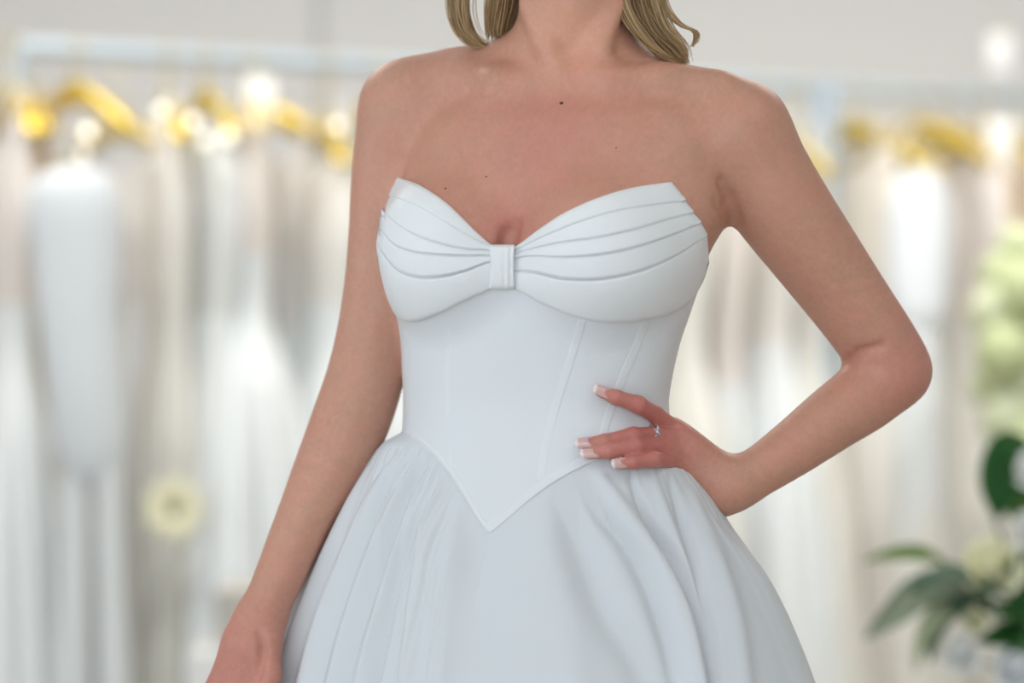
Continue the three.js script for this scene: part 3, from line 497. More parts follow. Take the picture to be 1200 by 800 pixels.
{
  const M = 620, R = 150, rows = [], bottom = 1628, starts = Array.from({ length: M + 1 }, (_, c) => { const th = -Math.PI + c / M * 2 * Math.PI; return around(seamY(th), th, 0.0030); });
  for (let r = 0; r <= R; r++) { const t = r / R, row = [];
    for (let c = 0; c <= M; c++) {
      const th = -Math.PI + c / M * 2 * Math.PI, ys = pxY(seamY(th)), s = Math.pow(t, 1.6), py = lerp(ys, bottom, s), depth = (py - ys) / 1100;
      const start = starts[c], q = skirtBase(th, py), at0 = skirtBase(th, ys), k = 1 - sstep(0, 0.085, depth);
      q.x += (start.x - at0.x) * k; q.z += (start.z - at0.z) * k;
      const out = V(q.x - torsoQ(yPx(500))[0], 0, q.z).normalize(), [X] = toPx(q), front = sstep(-0.02, 0.05, q.z);
      const side = 1 - front, low = sstep(850, 1300, py);
      let d = foldAt(X, py) * front * sstep(0, 0.03, depth) + 0.010 * sstep(0.0, 0.2, depth) * side * Math.sin(th * 34 + 2 * Math.sin(th * 5)) + low * 0.022 * Math.sin(th * 15 + 1.4 * Math.sin(th * 4 + 1));
      d += 0.0022 * front * Math.exp(-depth / 0.11) * sstep(0.002, 0.02, depth) * ((1 - sstep(500, 540, X)) + (X > 700 ? 0.22 * sstep(700, 770, X) : 0)) * (Math.sin(th * 88 + 2.2 * Math.sin(th * 17)) + 0.5 * Math.sin(th * 151 + 1));
      d += 0.0012 * (noise3(X * 0.03, py * 0.01, 2) - 0.5) * front;
      q.addScaledVector(out, d); if (py < 780) for (let n = 0; n < 4; n++) { const e = trunkSdf(q); if (e >= 0.0028) break; q.addScaledVector(out, 0.0030 - e); } row.push(q); }
    rows.push(row); }
  part('skirt', gridGeo(rows), satinMatteShaded, gown);
}
// ---------- hair, ring ----------
{
  const strands = [], light = [0.68, 0.485, 0.26], dark = [0.27, 0.165, 0.08];
  const guide = (pts, n, spread, r0 = 0.0009, shade = 0) => { for (let i = 0; i < n; i++) {
    const ox = gauss() * spread, oz = gauss() * spread * 1.3, ph = rr(0, 6.28), wob = rr(0.3, 1.4), tip = rr(0.86, 1.0), c = spline(pts.map(([x, y, z], k) => { const g = 0.55 + 0.45 * Math.sin(Math.PI * k / (pts.length - 1)); return P(x + ox * g + wob * Math.sin(ph + k * 1.3), y + 0.4 * gauss() * spread, z + oz * 0.0009 * g); }), 22);
    const cut = c.slice(0, Math.max(8, Math.round(22 * tip))), f = clamp(rnd() * 0.9 + 0.1 - shade, 0, 1), col = light.map((v, k) => lerp(dark[k], v, f));
    strands.push(tint(tube(cut, (t) => r0 * (1 - 0.65 * t * t), 4, false), () => col)); } };
  guide([[590, -190, 0.03], [556, -110, 0.0], [536, -40, -0.01], [531, 5, -0.015], [537, 34, -0.018], [552, 51, -0.02], [572, 57, -0.02]], 130, 6);
  guide([[596, -190, 0.03], [568, -110, 0.0], [549, -40, -0.005], [542, 5, -0.012], [548, 32, -0.016], [560, 48, -0.02], [578, 55, -0.022]], 90, 9);
  guide([[600, -190, 0.04], [592, -110, 0.01], [588, -40, 0.0], [584, 5, -0.012], [581, 30, -0.02], [580, 52, -0.025]], 190, 11, 0.0009, 0.15);
  guide([[606, -180, 0.0], [606, -100, -0.03], [604, -40, -0.03], [602, 5, -0.03], [596, 30, -0.03], [585, 46, -0.035]], 170, 10, 0.0009, 0.45);
  guide([[712, -190, 0.06], [722, -110, 0.045], [724, -40, 0.045], [730, 5, 0.042], [750, 40, 0.04], [776, 64, 0.035], [800, 77, 0.03]], 190, 8);
  guide([[718, -190, 0.05], [736, -110, 0.035], [744, -40, 0.035], [748, 5, 0.035], [764, 38, 0.034], [787, 62, 0.03], [806, 79, 0.026]], 190, 9, 0.0009, 0.25);
  guide([[722, -190, 0.05], [748, -110, 0.03], [760, -40, 0.03], [766, 5, 0.03], [778, 32, 0.03], [797, 56, 0.028], [807, 81, 0.024]], 190, 8, 0.0009, 0.1);
  guide([[722, -190, 0.04], [756, -110, 0.02], [772, -40, 0.02], [776, -5, 0.02], [783, 14, 0.022], [800, 30, 0.024], [816, 38, 0.022], [815, 48, 0.02], [809, 58, 0.018]], 55, 3);
  // hair over the skull, from the parting down the sides and the back
  for (let i = 0; i < 900; i++) {
    const sd = i % 2 ? 1 : -1, az = rr(1.05, 3.14), pts = [], off = rr(0, 0.006), end = az > 1.9 ? rr(-0.175, -0.145) : rr(-0.12, -0.05), w0 = 0.02 - 0.07 * rnd();
    pts.push(face(sd * 0.002, 0.128 + off - 0.6 * (w0 + 0.02) ** 2, w0));
    for (let k = 1; k <= 6; k++) { const el = (1 - k / 6) * 1.25; pts.push(face(sd * (0.082 + off) * Math.cos(el) * Math.sin(az), 0.033 + (0.092 + off) * Math.sin(el), -0.014 + (0.100 + off) * Math.cos(el) * Math.cos(az) + (1 - k / 6) * w0 * 0.5)); }
    for (let k = 1; k <= 4; k++) { const t = k / 4; pts.push(face(sd * (0.083 + off + 0.004 * Math.sin(t * 3)) * Math.sin(az), lerp(0.02, end, t), -0.014 + (0.100 + off) * Math.cos(az) + 0.012 * Math.sin(t * 2.6))); }
    const f = rnd(), col = light.map((v, k) => lerp(dark[k], v, f)); strands.push(tint(tube(spline(pts, 20), (t) => 0.0014 * (1 - 0.5 * t), 4, false), () => col));
  }
  const cap = new THREE.SphereGeometry(1, 36, 24, 0, Math.PI * 2, 0, Math.PI * 0.56); cap.scale(0.078, 0.088, 0.098); cap.rotateX(-0.45); cap.rotateY(HY); cap.translate(headAt.x, headAt.y + 0.033, headAt.z - 0.012); tint(cap, () => dark); cap.deleteAttribute('uv');
  strands.forEach((s) => s.deleteAttribute('uv'));
  const hair = part('hair', mergeGeometries([...strands, cap]), new THREE.MeshPhysicalMaterial({ vertexColors: true, roughness: 0.38, specularIntensity: 0.7, side: THREE.DoubleSide }), woman, 'wavy shoulder-length blonde hair');
}
{ // ring on the finger below the index finger
  const a = N(...fingerNodes[1][0]), b = N(...fingerNodes[1][1]), c = a.p.clone().lerp(b.p, 1.12), dir = V().subVectors(b.p, a.p).normalize(), r = b.r + 0.0006;
  const ring = new THREE.Group(); ring.name = 'ring'; woman.add(ring); ring.userData.label = 'silver ring set with clear stones';
  const silver = std(0.75, 0.75, 0.74, { metalness: 1, roughness: 0.18 }), stone = std(0.55, 0.58, 0.62, { metalness: 0.5, roughness: 0.03, clearcoat: 1 });
  const q = new THREE.Quaternion().setFromUnitVectors(V(0, 0, 1), dir), tor = new THREE.TorusGeometry(r, 0.0011, 10, 40); tor.applyQuaternion(q); tor.translate(c.x, c.y, c.z); part('ring_band', tor, silver, ring);
  const up = V(-0.1, 0.30, 1).addScaledVector(dir, -V(-0.1, 0.30, 1).dot(dir)).normalize(), side = V().crossVectors(dir, up);
  const big = new THREE.OctahedronGeometry(0.0030, 1); const gem = (g, s, t, l) => { const p = c.clone().addScaledVector(up, (r + 0.0008) * Math.cos(s)).addScaledVector(side, (r + 0.0008) * Math.sin(s)).addScaledVector(dir, t); const m = g.clone(); m.scale(l, l, l); m.translate(p.x, p.y, p.z); return m; };
  for (const [s, t, l] of [[0, 0, 1], [-0.42, 0.0012, 0.62], [0.42, -0.0012, 0.62], [-0.75, 0.0022, 0.45], [0.75, -0.0022, 0.45], [0.2, 0.0028, 0.45], [-0.2, -0.0028, 0.45]]) part('stone', gem(big, s, t, l), stone, ring);
  const t2 = new THREE.TorusGeometry(r, 0.0009, 8, 40); t2.applyQuaternion(q); t2.translate(c.x + dir.x * 0.0026, c.y + dir.y * 0.0026, c.z + dir.z * 0.0026); part('ring_band', t2, silver, ring);
}
// ---------- clothes rails with gowns behind her ----------
const railMetal = std(0.50, 0.58, 0.65, { roughness: 0.35, metalness: 0.1 });
const RA = P(12, 55, -2.50), RB = P(1250, 116, -3.66);
const railAt = (px) => { let a = 0, b = 1; for (let i = 0; i < 40; i++) { const m = (a + b) / 2; toPx(RA.clone().lerp(RB, m))[0] < px ? a = m : b = m; } return RA.clone().lerp(RB, a); };
const railDir = V().subVectors(RB, RA).setY(0).normalize(), PERP = Math.atan2(-railDir.x, -railDir.z) ;          // turn that sets a gown across the rail
function rail(px0, px1, label) {
  const a = railAt(px0), b = railAt(px1), m = a.clone().lerp(b, 0.5); m.y = 0;
  const t = thing('clothes_rail', label, 'clothes rail', [m.x, 0, m.z]);
  part('top_bar', shift(tube([a, b], 0.019, 14), m), railMetal, t);
  for (const p of [a, b]) { part('post', shift(tube([V(p.x, 0.05, p.z), V(p.x, p.y + 0.015, p.z)], 0.018, 12), m), railMetal, t);
    const c = V(-railDir.z, 0, railDir.x).multiplyScalar(0.26), f = V(p.x, 0.045, p.z); part('foot', shift(tube([f.clone().sub(c), f.clone().add(c)], 0.018, 12), m), railMetal, t);
    for (const s of [-1, 1]) { const w = new THREE.SphereGeometry(0.028, 12, 8); w.translate(f.x + s * c.x * 0.95 - m.x, 0.028, f.z + s * c.z * 0.95 - m.z); part('caster', w, std(0.1, 0.1, 0.1), t); } }
}
rail(22, 955, 'pale metal clothes rail on the left with white gowns hanging from it');
rail(972, 1240, 'pale metal clothes rail on the right behind the flowers');

const goldMat = std(0.80, 0.58, 0.08, { metalness: 0.55, roughness: 0.25 }), goldPale = std(0.80, 0.66, 0.32, { metalness: 0.5, roughness: 0.35 });
function hangerParts(t, mat, low = 0) {                                    // local frame: hook closes over the bar at y = 0
  const hook = []; for (let i = 0; i <= 20; i++) { const a = -0.5 + i / 20 * 3.9; hook.push(V(0.024 * Math.cos(a), 0.001 + 0.024 * Math.sin(a), 0)); }
  hook.push(V(-0.010, -0.030, 0), V(0, -0.05 - low, 0), V(0, -0.085 - low, 0)); part('hook', tube(spline(hook, 40), 0.0024, 6), mat, t);
  const prof = []; for (let i = 0; i <= 32; i++) { const s = i / 16 - 1; prof.push([s * 0.215, -0.085 - low - 0.095 * Math.pow(Math.abs(s), 1.25), 0.013 + 0.016 * (1 - Math.abs(s)), 0.012 + 0.010 * Math.abs(s)]); }
  part('shoulder_bar', gridGeo(prof.map(([x, y, h, w], i) => { const e = i === 0 || i === 32 ? 0.2 : 1; return Array.from({ length: 12 }, (_, k) => V(x, y + e * h * Math.sin(k / 6 * Math.PI), e * w * Math.cos(k / 6 * Math.PI))); }), true), mat, t);
}
let gownMats = {};
const fabricMat = (c) => gownMats[c.join()] ??= std(...c, { roughness: 0.75, sheen: 0.3, sheenColor: new THREE.Color(1, 1, 1), sheenRoughness: 0.6 });
const styles = {                                                  // half widths and half depths down the gown, 0 = neckline, 1 = hem
  sheath: [[0, 0.155, 0.035], [0.12, 0.170, 0.052], [0.30, 0.128, 0.040], [0.45, 0.165, 0.048], [0.75, 0.175, 0.055], [1, 0.21, 0.070]],
  aline: [[0, 0.150, 0.035], [0.12, 0.170, 0.052], [0.30, 0.122, 0.042], [0.45, 0.185, 0.058], [0.75, 0.26, 0.075], [1, 0.33, 0.095]],
  ball: [[0, 0.150, 0.035], [0.12, 0.175, 0.055], [0.28, 0.122, 0.045], [0.38, 0.22, 0.075], [0.7, 0.33, 0.105], [1, 0.42, 0.125]],
};
function makeGown(label, px, { style = 'aline', top = [0.74, 0.68, 0.60], skirt = [0.78, 0.79, 0.78], len = 1.45, drop = 0.17, jitter = 0, lean = 0, out = 0, wide = 1, pleats = 15, sleeves = false, hangerMat = goldMat, hangerLabel }) {
  drop += rr(-0.02, 0.06); const p = railAt(px), turn = PERP + jitter, hemY = p.y - drop - len, side = V(-railDir.z, 0, railDir.x).multiplyScalar(-out);
  const t = thing('hanging_gown', label, 'gown', [p.x + side.x, hemY, p.z + side.z], turn, 'gowns on the rails'), T = table(styles[style]), ph = rr(0, 6), wv = rr(0.17, 0.34);
  const ring = (v, amp) => { const [a, b] = T(v), n = 72; return Array.from({ length: n }, (_, k) => { const th = k / n * 2 * Math.PI, f = 1 + amp * (0.10 * Math.sin(th * pleats + ph) + 0.05 * Math.sin(th * (pleats * 2 - 5) + ph * 2)); return V(a * wide * f * Math.cos(th) + lean * v * v, (1 - v) * len + (v > 0.99 ? 0.01 * Math.sin(th * pleats) : 0), b * f * Math.sin(th) * (1 + 0.5 * amp)); }); };
  const up = [], down = []; for (let i = 0; i <= 14; i++) up.push(ring(wv * i / 14, 0)); for (let i = 0; i <= 34; i++) down.push(ring(lerp(wv - 0.005, 1, i / 34), sstep(0, 0.5, i / 34) * 0.9 + 0.1));
  up[0] = up[0].map((q) => { const c = Math.abs(q.x) / 0.155; q.y += 0.05 * Math.cos(Math.PI * c * 1.1) * -0.6; return q; });
  part('bodice', gridGeo(up, true), fabricMat(top), t); part('skirt', gridGeo(down, true), fabricMat(skirt), t);
  for (const s of [-1, 1]) for (const f of [-1, 1]) { const c = spline([V(s * 0.105, len + drop - 0.10, 0), V(s * 0.112, len + drop - 0.12, f * 0.012), V(s * 0.118, len - 0.01, f * 0.03)], 8); part('strap', tube(c, 0.006, 6), fabricMat(top), t); }
  if (sleeves) for (const s of [-1, 1]) part('sleeve', tube(spline([V(s * 0.15, len - 0.01, 0), V(s * 0.185, len - 0.14, 0.01), V(s * 0.195, len - 0.34, 0.015), V(s * 0.18, len - 0.52, 0.02)], 16), (q) => 0.045 - 0.018 * q, 12), fabricMat(top), t);
  const h = thing('gown_hanger', hangerLabel, 'hanger', [p.x + side.x, p.y - 0.003, p.z + side.z], turn + 0.25 * Math.sin(px * 1.7), 'gold hangers on the rails'); hangerParts(h, hangerMat, (drop - 0.17));
  return t;
}
const WH = [0.80, 0.82, 0.82], IV = [0.80, 0.78, 0.72], CH = [0.77, 0.71, 0.63], BL = [0.80, 0.73, 0.68], TAN = [0.60, 0.47, 0.34], GR = [0.73, 0.74, 0.72], LI = [0.79, 0.76, 0.71];
const list = [
  [-2, { style: 'aline', top: BL, skirt: WH, jitter: -0.05 }, 'white A-line gown with blush top at the far left end of the rail'],
  [44, { style: 'sheath', top: TAN, skirt: TAN, len: 1.1, jitter: 0.1, wide: 0.7, out: 0.1 }, 'tan sheath dress, the only brown one, between two white gowns'],
  [166, { style: 'aline', top: [0.74, 0.73, 0.71], skirt: WH, jitter: 0.62, out: 0.16, wide: 0.82 }, 'white gown turned towards the room right beside the rounded lace overlay'],
  [196, { style: 'sheath', top: LI, skirt: IV, jitter: -0.2 }, 'ivory sheath gown with a cream fabric flower on its skirt'],
  [240, { style: 'aline', top: GR, skirt: WH, jitter: 0.1 }, 'white gown with greyish lace top hanging left of the large blank tag'],
  [290, { style: 'ball', top: BL, skirt: WH, jitter: -0.25, lean: 0.06 }, 'white ball gown with blush top below the large blank tag'],
  [348, { style: 'aline', top: [0.75, 0.72, 0.68], skirt: WH, jitter: 0.58, out: 0.15, wide: 0.82 }, 'white gown turned towards the room, second from the arm of the woman'],
  [384, { style: 'ball', top: LI, skirt: WH, jitter: -0.05 }, 'white ball gown with beige top beside the hanging arm of the woman'],
  [440, { style: 'aline', top: IV, skirt: WH, jitter: 0.1 }, 'white A-line gown mostly hidden behind the hanging arm'],
  [520, { style: 'aline', top: BL, skirt: IV, jitter: -0.1 }, 'ivory gown with blush top hidden behind the bodice'],
  [610, { style: 'sheath', top: WH, skirt: WH, jitter: 0.1 }, 'white sheath gown hidden behind the bow of the dress'],
  [700, { style: 'aline', top: CH, skirt: IV, jitter: -0.1 }, 'ivory gown with champagne top hidden behind the waist'],
  [785, { style: 'aline', top: IV, skirt: IV, jitter: 0.15 }, 'ivory gown showing just beside the hand on the hip'],
  [838, { style: 'sheath', top: BL, skirt: WH, jitter: -0.15 }, 'white sheath gown with blush top framed by the bent arm'],
  [888, { style: 'aline', top: LI, skirt: WH, jitter: 0.1 }, 'white gown with beige top seen through the bent arm, right of centre'],
  [935, { style: 'aline', top: LI, skirt: IV, jitter: -0.2, hangerMat: goldPale }, 'ivory gown with beige top below the upper bent arm, last on the left rail'],
  [1002, { style: 'sheath', top: CH, skirt: LI, jitter: 0.1 }, 'beige gown with champagne top first on the right rail'],
  [1040, { style: 'aline', top: LI, skirt: IV, jitter: -0.1 }, 'ivory gown with pale beige top second on the right rail'],
  [1108, { style: 'sheath', top: BL, skirt: IV, jitter: 0.15, sleeves: true }, 'ivory gown with blush sleeves right of the pale grey cape'],
  [1150, { style: 'sheath', top: [0.72, 0.52, 0.27], skirt: LI, jitter: -0.1 }, 'beige gown with golden beaded top beside the blank tags'],
  [1195, { style: 'aline', top: BL, skirt: IV, jitter: 0.1 }, 'ivory gown with blush top at the right frame edge behind foliage'],
];
const gowns = list.map(([px, o, label], i) => makeGown(label, px, { ...o, hangerMat: i % 3 === 2 ? goldPale : goldMat, hangerLabel: `gold hanger carrying the ${label}`.split(' ').slice(0, 16).join(' ') }));
// a long rounded lace overlay hung in front of the rail, and a shorter pale cape on the right rail
function overlay(px, out, rows, c, label, hl, tails) {
  const p = railAt(px), side = V(-railDir.z, 0, railDir.x).multiplyScalar(out), o = p.clone().add(side), z = o.z, k = (CAM.z - z) / FPX, base = yPx(0) * 0;
  const bottom = CAM.y - (rows[rows.length - 1][0] - 400) * k, cx = (px - 600) * k;
  const t = thing('lace_overlay', label, 'gown', [cx, bottom, z], 0), R = table(rows.map(([y, l, r, b]) => [y, l, r, b])), y0 = rows[0][0], y1 = rows[rows.length - 1][0], g = [];
  for (let i = 0; i <= 60; i++) { const q = i / 60, y = lerp(y0, y1, q), [l, r, b] = R(y); g.push(Array.from({ length: 64 }, (_, n) => { const th = n / 64 * 2 * Math.PI, f = 1 + 0.02 * Math.sin(th * 14); return V(((l + r) / 2 - px) * k + (r - l) / 2 * k * f * Math.cos(th), (y1 - y) * k, b * f * Math.sin(th)); })); }
  part('lace_body', gridGeo(g, true), fabricMat(c), t);
  for (const [l0, r0, l1, r1, ya, yb] of tails ?? []) { const s = []; for (let i = 0; i <= 20; i++) { const q = i / 20, y = lerp(ya, yb, q), a = lerp(l0, l1, q), b = lerp(r0, r1, q), row = []; for (let n = 0; n < 40; n++) { const th = n / 40 * 2 * Math.PI; row.push(V(((a + b) / 2 - px) * k + (b - a) / 2 * k * Math.cos(th), (y1 - y) * k, 0.03 * Math.sin(th) * (1 + 0.35 * Math.sin(th * 9)))); } s.push(row); } part('tulle_tail', gridGeo(s, true), fabricMat(WH), t); }
  return t;
}
overlay(88, 0.30, [[194, 74, 102, 0.01], [200, 54, 122, 0.03], [216, 38, 134, 0.05], [245, 33, 141, 0.06], [300, 38, 141, 0.06], [380, 45, 138, 0.06], [460, 54, 142, 0.06], [510, 60, 145, 0.055], [545, 70, 140, 0.045], [562, 84, 126, 0.03], [570, 98, 112, 0.008]], [0.66, 0.69, 0.71], 'white lace overlay with rounded top and rounded lower end, nearest of the hanging gowns', '', [[72, 104, 64, 108, 540, 1000], [112, 140, 118, 162, 540, 1000]]);
overlay(1076, 0.24, [[196, 1070, 1084, 0.01], [206, 1056, 1098, 0.03], [225, 1043, 1108, 0.045], [260, 1038, 1114, 0.05], [330, 1040, 1112, 0.05], [375, 1048, 1106, 0.04], [392, 1066, 1088, 0.01]], [0.80, 0.83, 0.86], 'pale grey-white cape with a rounded top on the right rail', '', [[1050, 1100, 1040, 1120, 380, 1000]]);
{ // hangers for these two
  for (const [px, out, label] of [[88, 0.30, 'gold hanger above the rounded lace overlay'], [1076, 0.24, 'gold hanger above the pale grey-white cape']]) { const p = railAt(px), side = V(-railDir.z, 0, railDir.x).multiplyScalar(out > 0.1 ? 0 : 0); const h = thing('gown_hanger', label, 'hanger', [p.x, p.y - 0.003, p.z], PERP + 0.35, 'gold hangers on the rails'); hangerParts(h, goldMat); }
}
{ // cream fabric flower on the ivory sheath gown
  const g = gowns[3], c = P(206, 594, g.position.z + 0.27), cream = std(0.84, 0.80, 0.56, { roughness: 0.7 }), f = new THREE.Group(); f.name = 'fabric_flower'; f.userData.label = 'cream fabric flower with a dark centre';
  scene.updateMatrixWorld(true); const L = g.worldToLocal(c.clone()); f.position.copy(L); f.rotation.y = -g.rotation.y; f.scale.setScalar(1.15); g.add(f);
  for (let k = 0; k < 9; k++) { const a = k / 9 * 2 * Math.PI, rows = []; for (let i = 0; i <= 6; i++) { const t = i / 6; rows.push(Array.from({ length: 7 }, (_, j) => { const s = (j / 3 - 1) * 0.022 * Math.sin(Math.PI * Math.min(1, 0.15 + 0.8 * t)), r = 0.004 + 0.052 * t; return V(r * Math.cos(a) - s * Math.sin(a), r * Math.sin(a) + s * Math.cos(a), 0.012 + 0.016 * Math.sin(t * 2.4) + 0.004 * (k % 2)); })); } part('petal', gridGeo(rows), cream, f); }
  const e = new THREE.SphereGeometry(0.011, 12, 8); e.translate(0, -0.006, 0.02); part('flower_center', e, std(0.12, 0.11, 0.06), f);
}
// blank white tags that hang in front of gowns
function tag(px, py, w, h, z, label) { const c = P(px, py, z), k = (CAM.z - z) / FPX, t = thing('paper_tag', label, 'tag', [c.x, c.y - h * k / 2, c.z], 0.1, 'blank white tags'), rows = []; for (let i = 0; i <= 10; i++) rows.push([-1, 1].map((s) => V(s * w * k / 2, h * k * i / 10, 0.006 * Math.sin(i / 10 * Math.PI)))); 
  const g = mergeGeometries([gridGeo(rows), gridGeo(rows.map((r) => r.map((q) => q.clone().add(V(0, 0, -0.001)))))]); part('card', g, std(0.92, 0.92, 0.90, { roughness: 0.6 }), t); part('string', tube([V(0, h * k, 0), V(0.004, h * k + 0.06, -0.01)], 0.001, 5), goldMat, t); }
tag(304, 126, 34, 72, -2.62, 'blank white tag hanging from the left rail beside gold hangers');
tag(1172, 168, 34, 56, -3.40, 'blank white tag hanging on the right rail below the bar');
tag(1171, 62, 26, 44, -3.60, 'blank white card standing above the bar of the right rail');
{ const c = P(288, 752, -2.25), t = thing('storage_box', 'taupe storage box with a lid on a white plinth beside the hanging arm', 'box', [c.x, c.y, c.z]); const b = new RoundedBoxGeometry(0.095, 0.09, 0.22, 2, 0.006); b.translate(0, 0.045, 0); part('box_body', b, std(0.50, 0.47, 0.42), t); const l = new RoundedBoxGeometry(0.101, 0.03, 0.228, 2, 0.006); l.translate(0, 0.1, 0); part('lid', l, std(0.52, 0.49, 0.44), t);
  const q = thing('plinth', 'white plinth under the taupe storage box beside the hanging arm', 'plinth', [c.x, 0, c.z]); const m = new RoundedBoxGeometry(0.2, c.y, 0.3, 2, 0.006); m.translate(0, c.y / 2, 0); part('plinth_body', m, whitePaint, q); const m2 = new RoundedBoxGeometry(0.22, 0.04, 0.32, 2, 0.006); m2.translate(0, 0.02, 0); part('plinth_base', m2, whitePaint, q); }
{ // added glowing beads on a wire, standing in for glints off the hangers
  const pts = [[20, 84], [60, 120], [97, 182], [103, 155], [150, 120], [190, 132], [225, 142], [240, 165], [267, 160], [330, 118], [400, 150]], glintBeads = [[97, 182, 0.35], [103, 155, 0.9], [190, 130, 0.7], [225, 142, 1], [240, 165, 0.7], [268, 160, 0.8], [396, 148, 0.8]];
  const o = P(200, 140, -2.6), t = thing('glint_beads', 'added glowing beads in place of glints among the gold hangers, left', 'glowing beads', [o.x, o.y, o.z]), L = (x, y, q = 0) => { const r = railAt(x); return P(x, y, r.z + 0.27 + q).sub(o); };
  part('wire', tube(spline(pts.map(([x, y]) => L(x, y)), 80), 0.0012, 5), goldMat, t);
  for (const [x, y, k] of glintBeads) { const g = new THREE.SphereGeometry(0.012, 14, 10), c = L(x, y, 0.012); g.translate(c.x, c.y, c.z); part('glint_bead', g, std(0.9, 0.9, 0.85, { emissive: new THREE.Color().setRGB(1, 0.93, 0.74), emissiveIntensity: 1.75 * k }), t); }
}
// ---------- flowers in the lower right corner ----------
const leafMat = (r, g, b) => new THREE.MeshPhysicalMaterial({ vertexColors: true, roughness: 0.6, specularIntensity: 0.5, side: THREE.DoubleSide, color: new THREE.Color().setRGB(1, 1, 1), userData: {} });
const leafShared = leafMat();
function leaf(pts, half, c1, c2, cup = 0.25, n = V(0, 0.3, 1)) { // a blade along pts; c1 at the rib, c2 at the rim
  const c = spline(pts, 18), rows = [];
  c.forEach((p, i) => { const t = i / 18, d = V().subVectors(c[Math.min(18, i + 1)], c[Math.max(0, i - 1)]).normalize(), m = n.clone().addScaledVector(d, -n.dot(d)).normalize(), s = V().crossVectors(m, d), w = half * Math.pow(Math.sin(Math.PI * Math.pow(0.03 + 0.97 * t, 0.75)), 0.85) + 0.0006;
    rows.push(Array.from({ length: 9 }, (_, k) => { const q = k / 4 - 1; return p.clone().addScaledVector(s, q * w).addScaledVector(m, cup * w * Math.abs(q) - 0.06 * w * Math.cos(q * 14)); })); });
  const g = gridGeo(rows), col = [], cnt = rows.length * 9; for (let i = 0; i < cnt; i++) { const q = Math.abs((i % 9) / 4 - 1), e = 0.75 + 0.5 * noise3(i * 0.37, q * 3, half * 900); for (let k = 0; k < 3; k++) col.push(lerp(c1[k], c2[k], q * q) * e); }
  g.setAttribute('color', new THREE.Float32BufferAttribute(col, 3)); return g;
}
function rose(parent, at, size, col, tilt, label) {
  const r = new THREE.Group(); r.name = 'rose'; r.position.copy(at); r.rotation.set(tilt[0], tilt[1], tilt[2]); parent.add(r); if (label) r.userData.label = label;
  const m = new THREE.MeshPhysicalMaterial({ color: new THREE.Color().setRGB(...col), roughness: 0.6, side: THREE.DoubleSide });
  for (let k = 0; k < 17; k++) { const a = k * 2.4, f = k / 16, R = size * (0.12 + 0.75 * f), hgt = size * (1.0 - 0.25 * f), open = 0.1 + 0.75 * f * f, rows = [], span = lerp(2.4, 1.25, f);
    for (let i = 0; i <= 7; i++) { const t = i / 7; rows.push(Array.from({ length: 9 }, (_, j) => { const s = (j / 4 - 1), b = a + s * span / 2 * Math.sin(Math.PI * (0.25 + 0.5 * t)), rad = R * (0.35 + 0.65 * Math.sin(t * 1.5)) + size * open * t * t * 0.5, y = hgt * (t - 0.10 * s * s * t) - (f > 0.5 ? size * 0.25 * t * t * t * f : 0); return V(rad * Math.cos(b), y, rad * Math.sin(b)); })); }
    part('petal', gridGeo(rows), m, r); }
  const bud = new THREE.SphereGeometry(size * 0.34, 14, 10); bud.scale(1, 1.25, 1); bud.translate(0, size * 0.5, 0); part('bud', bud, m, r);
}
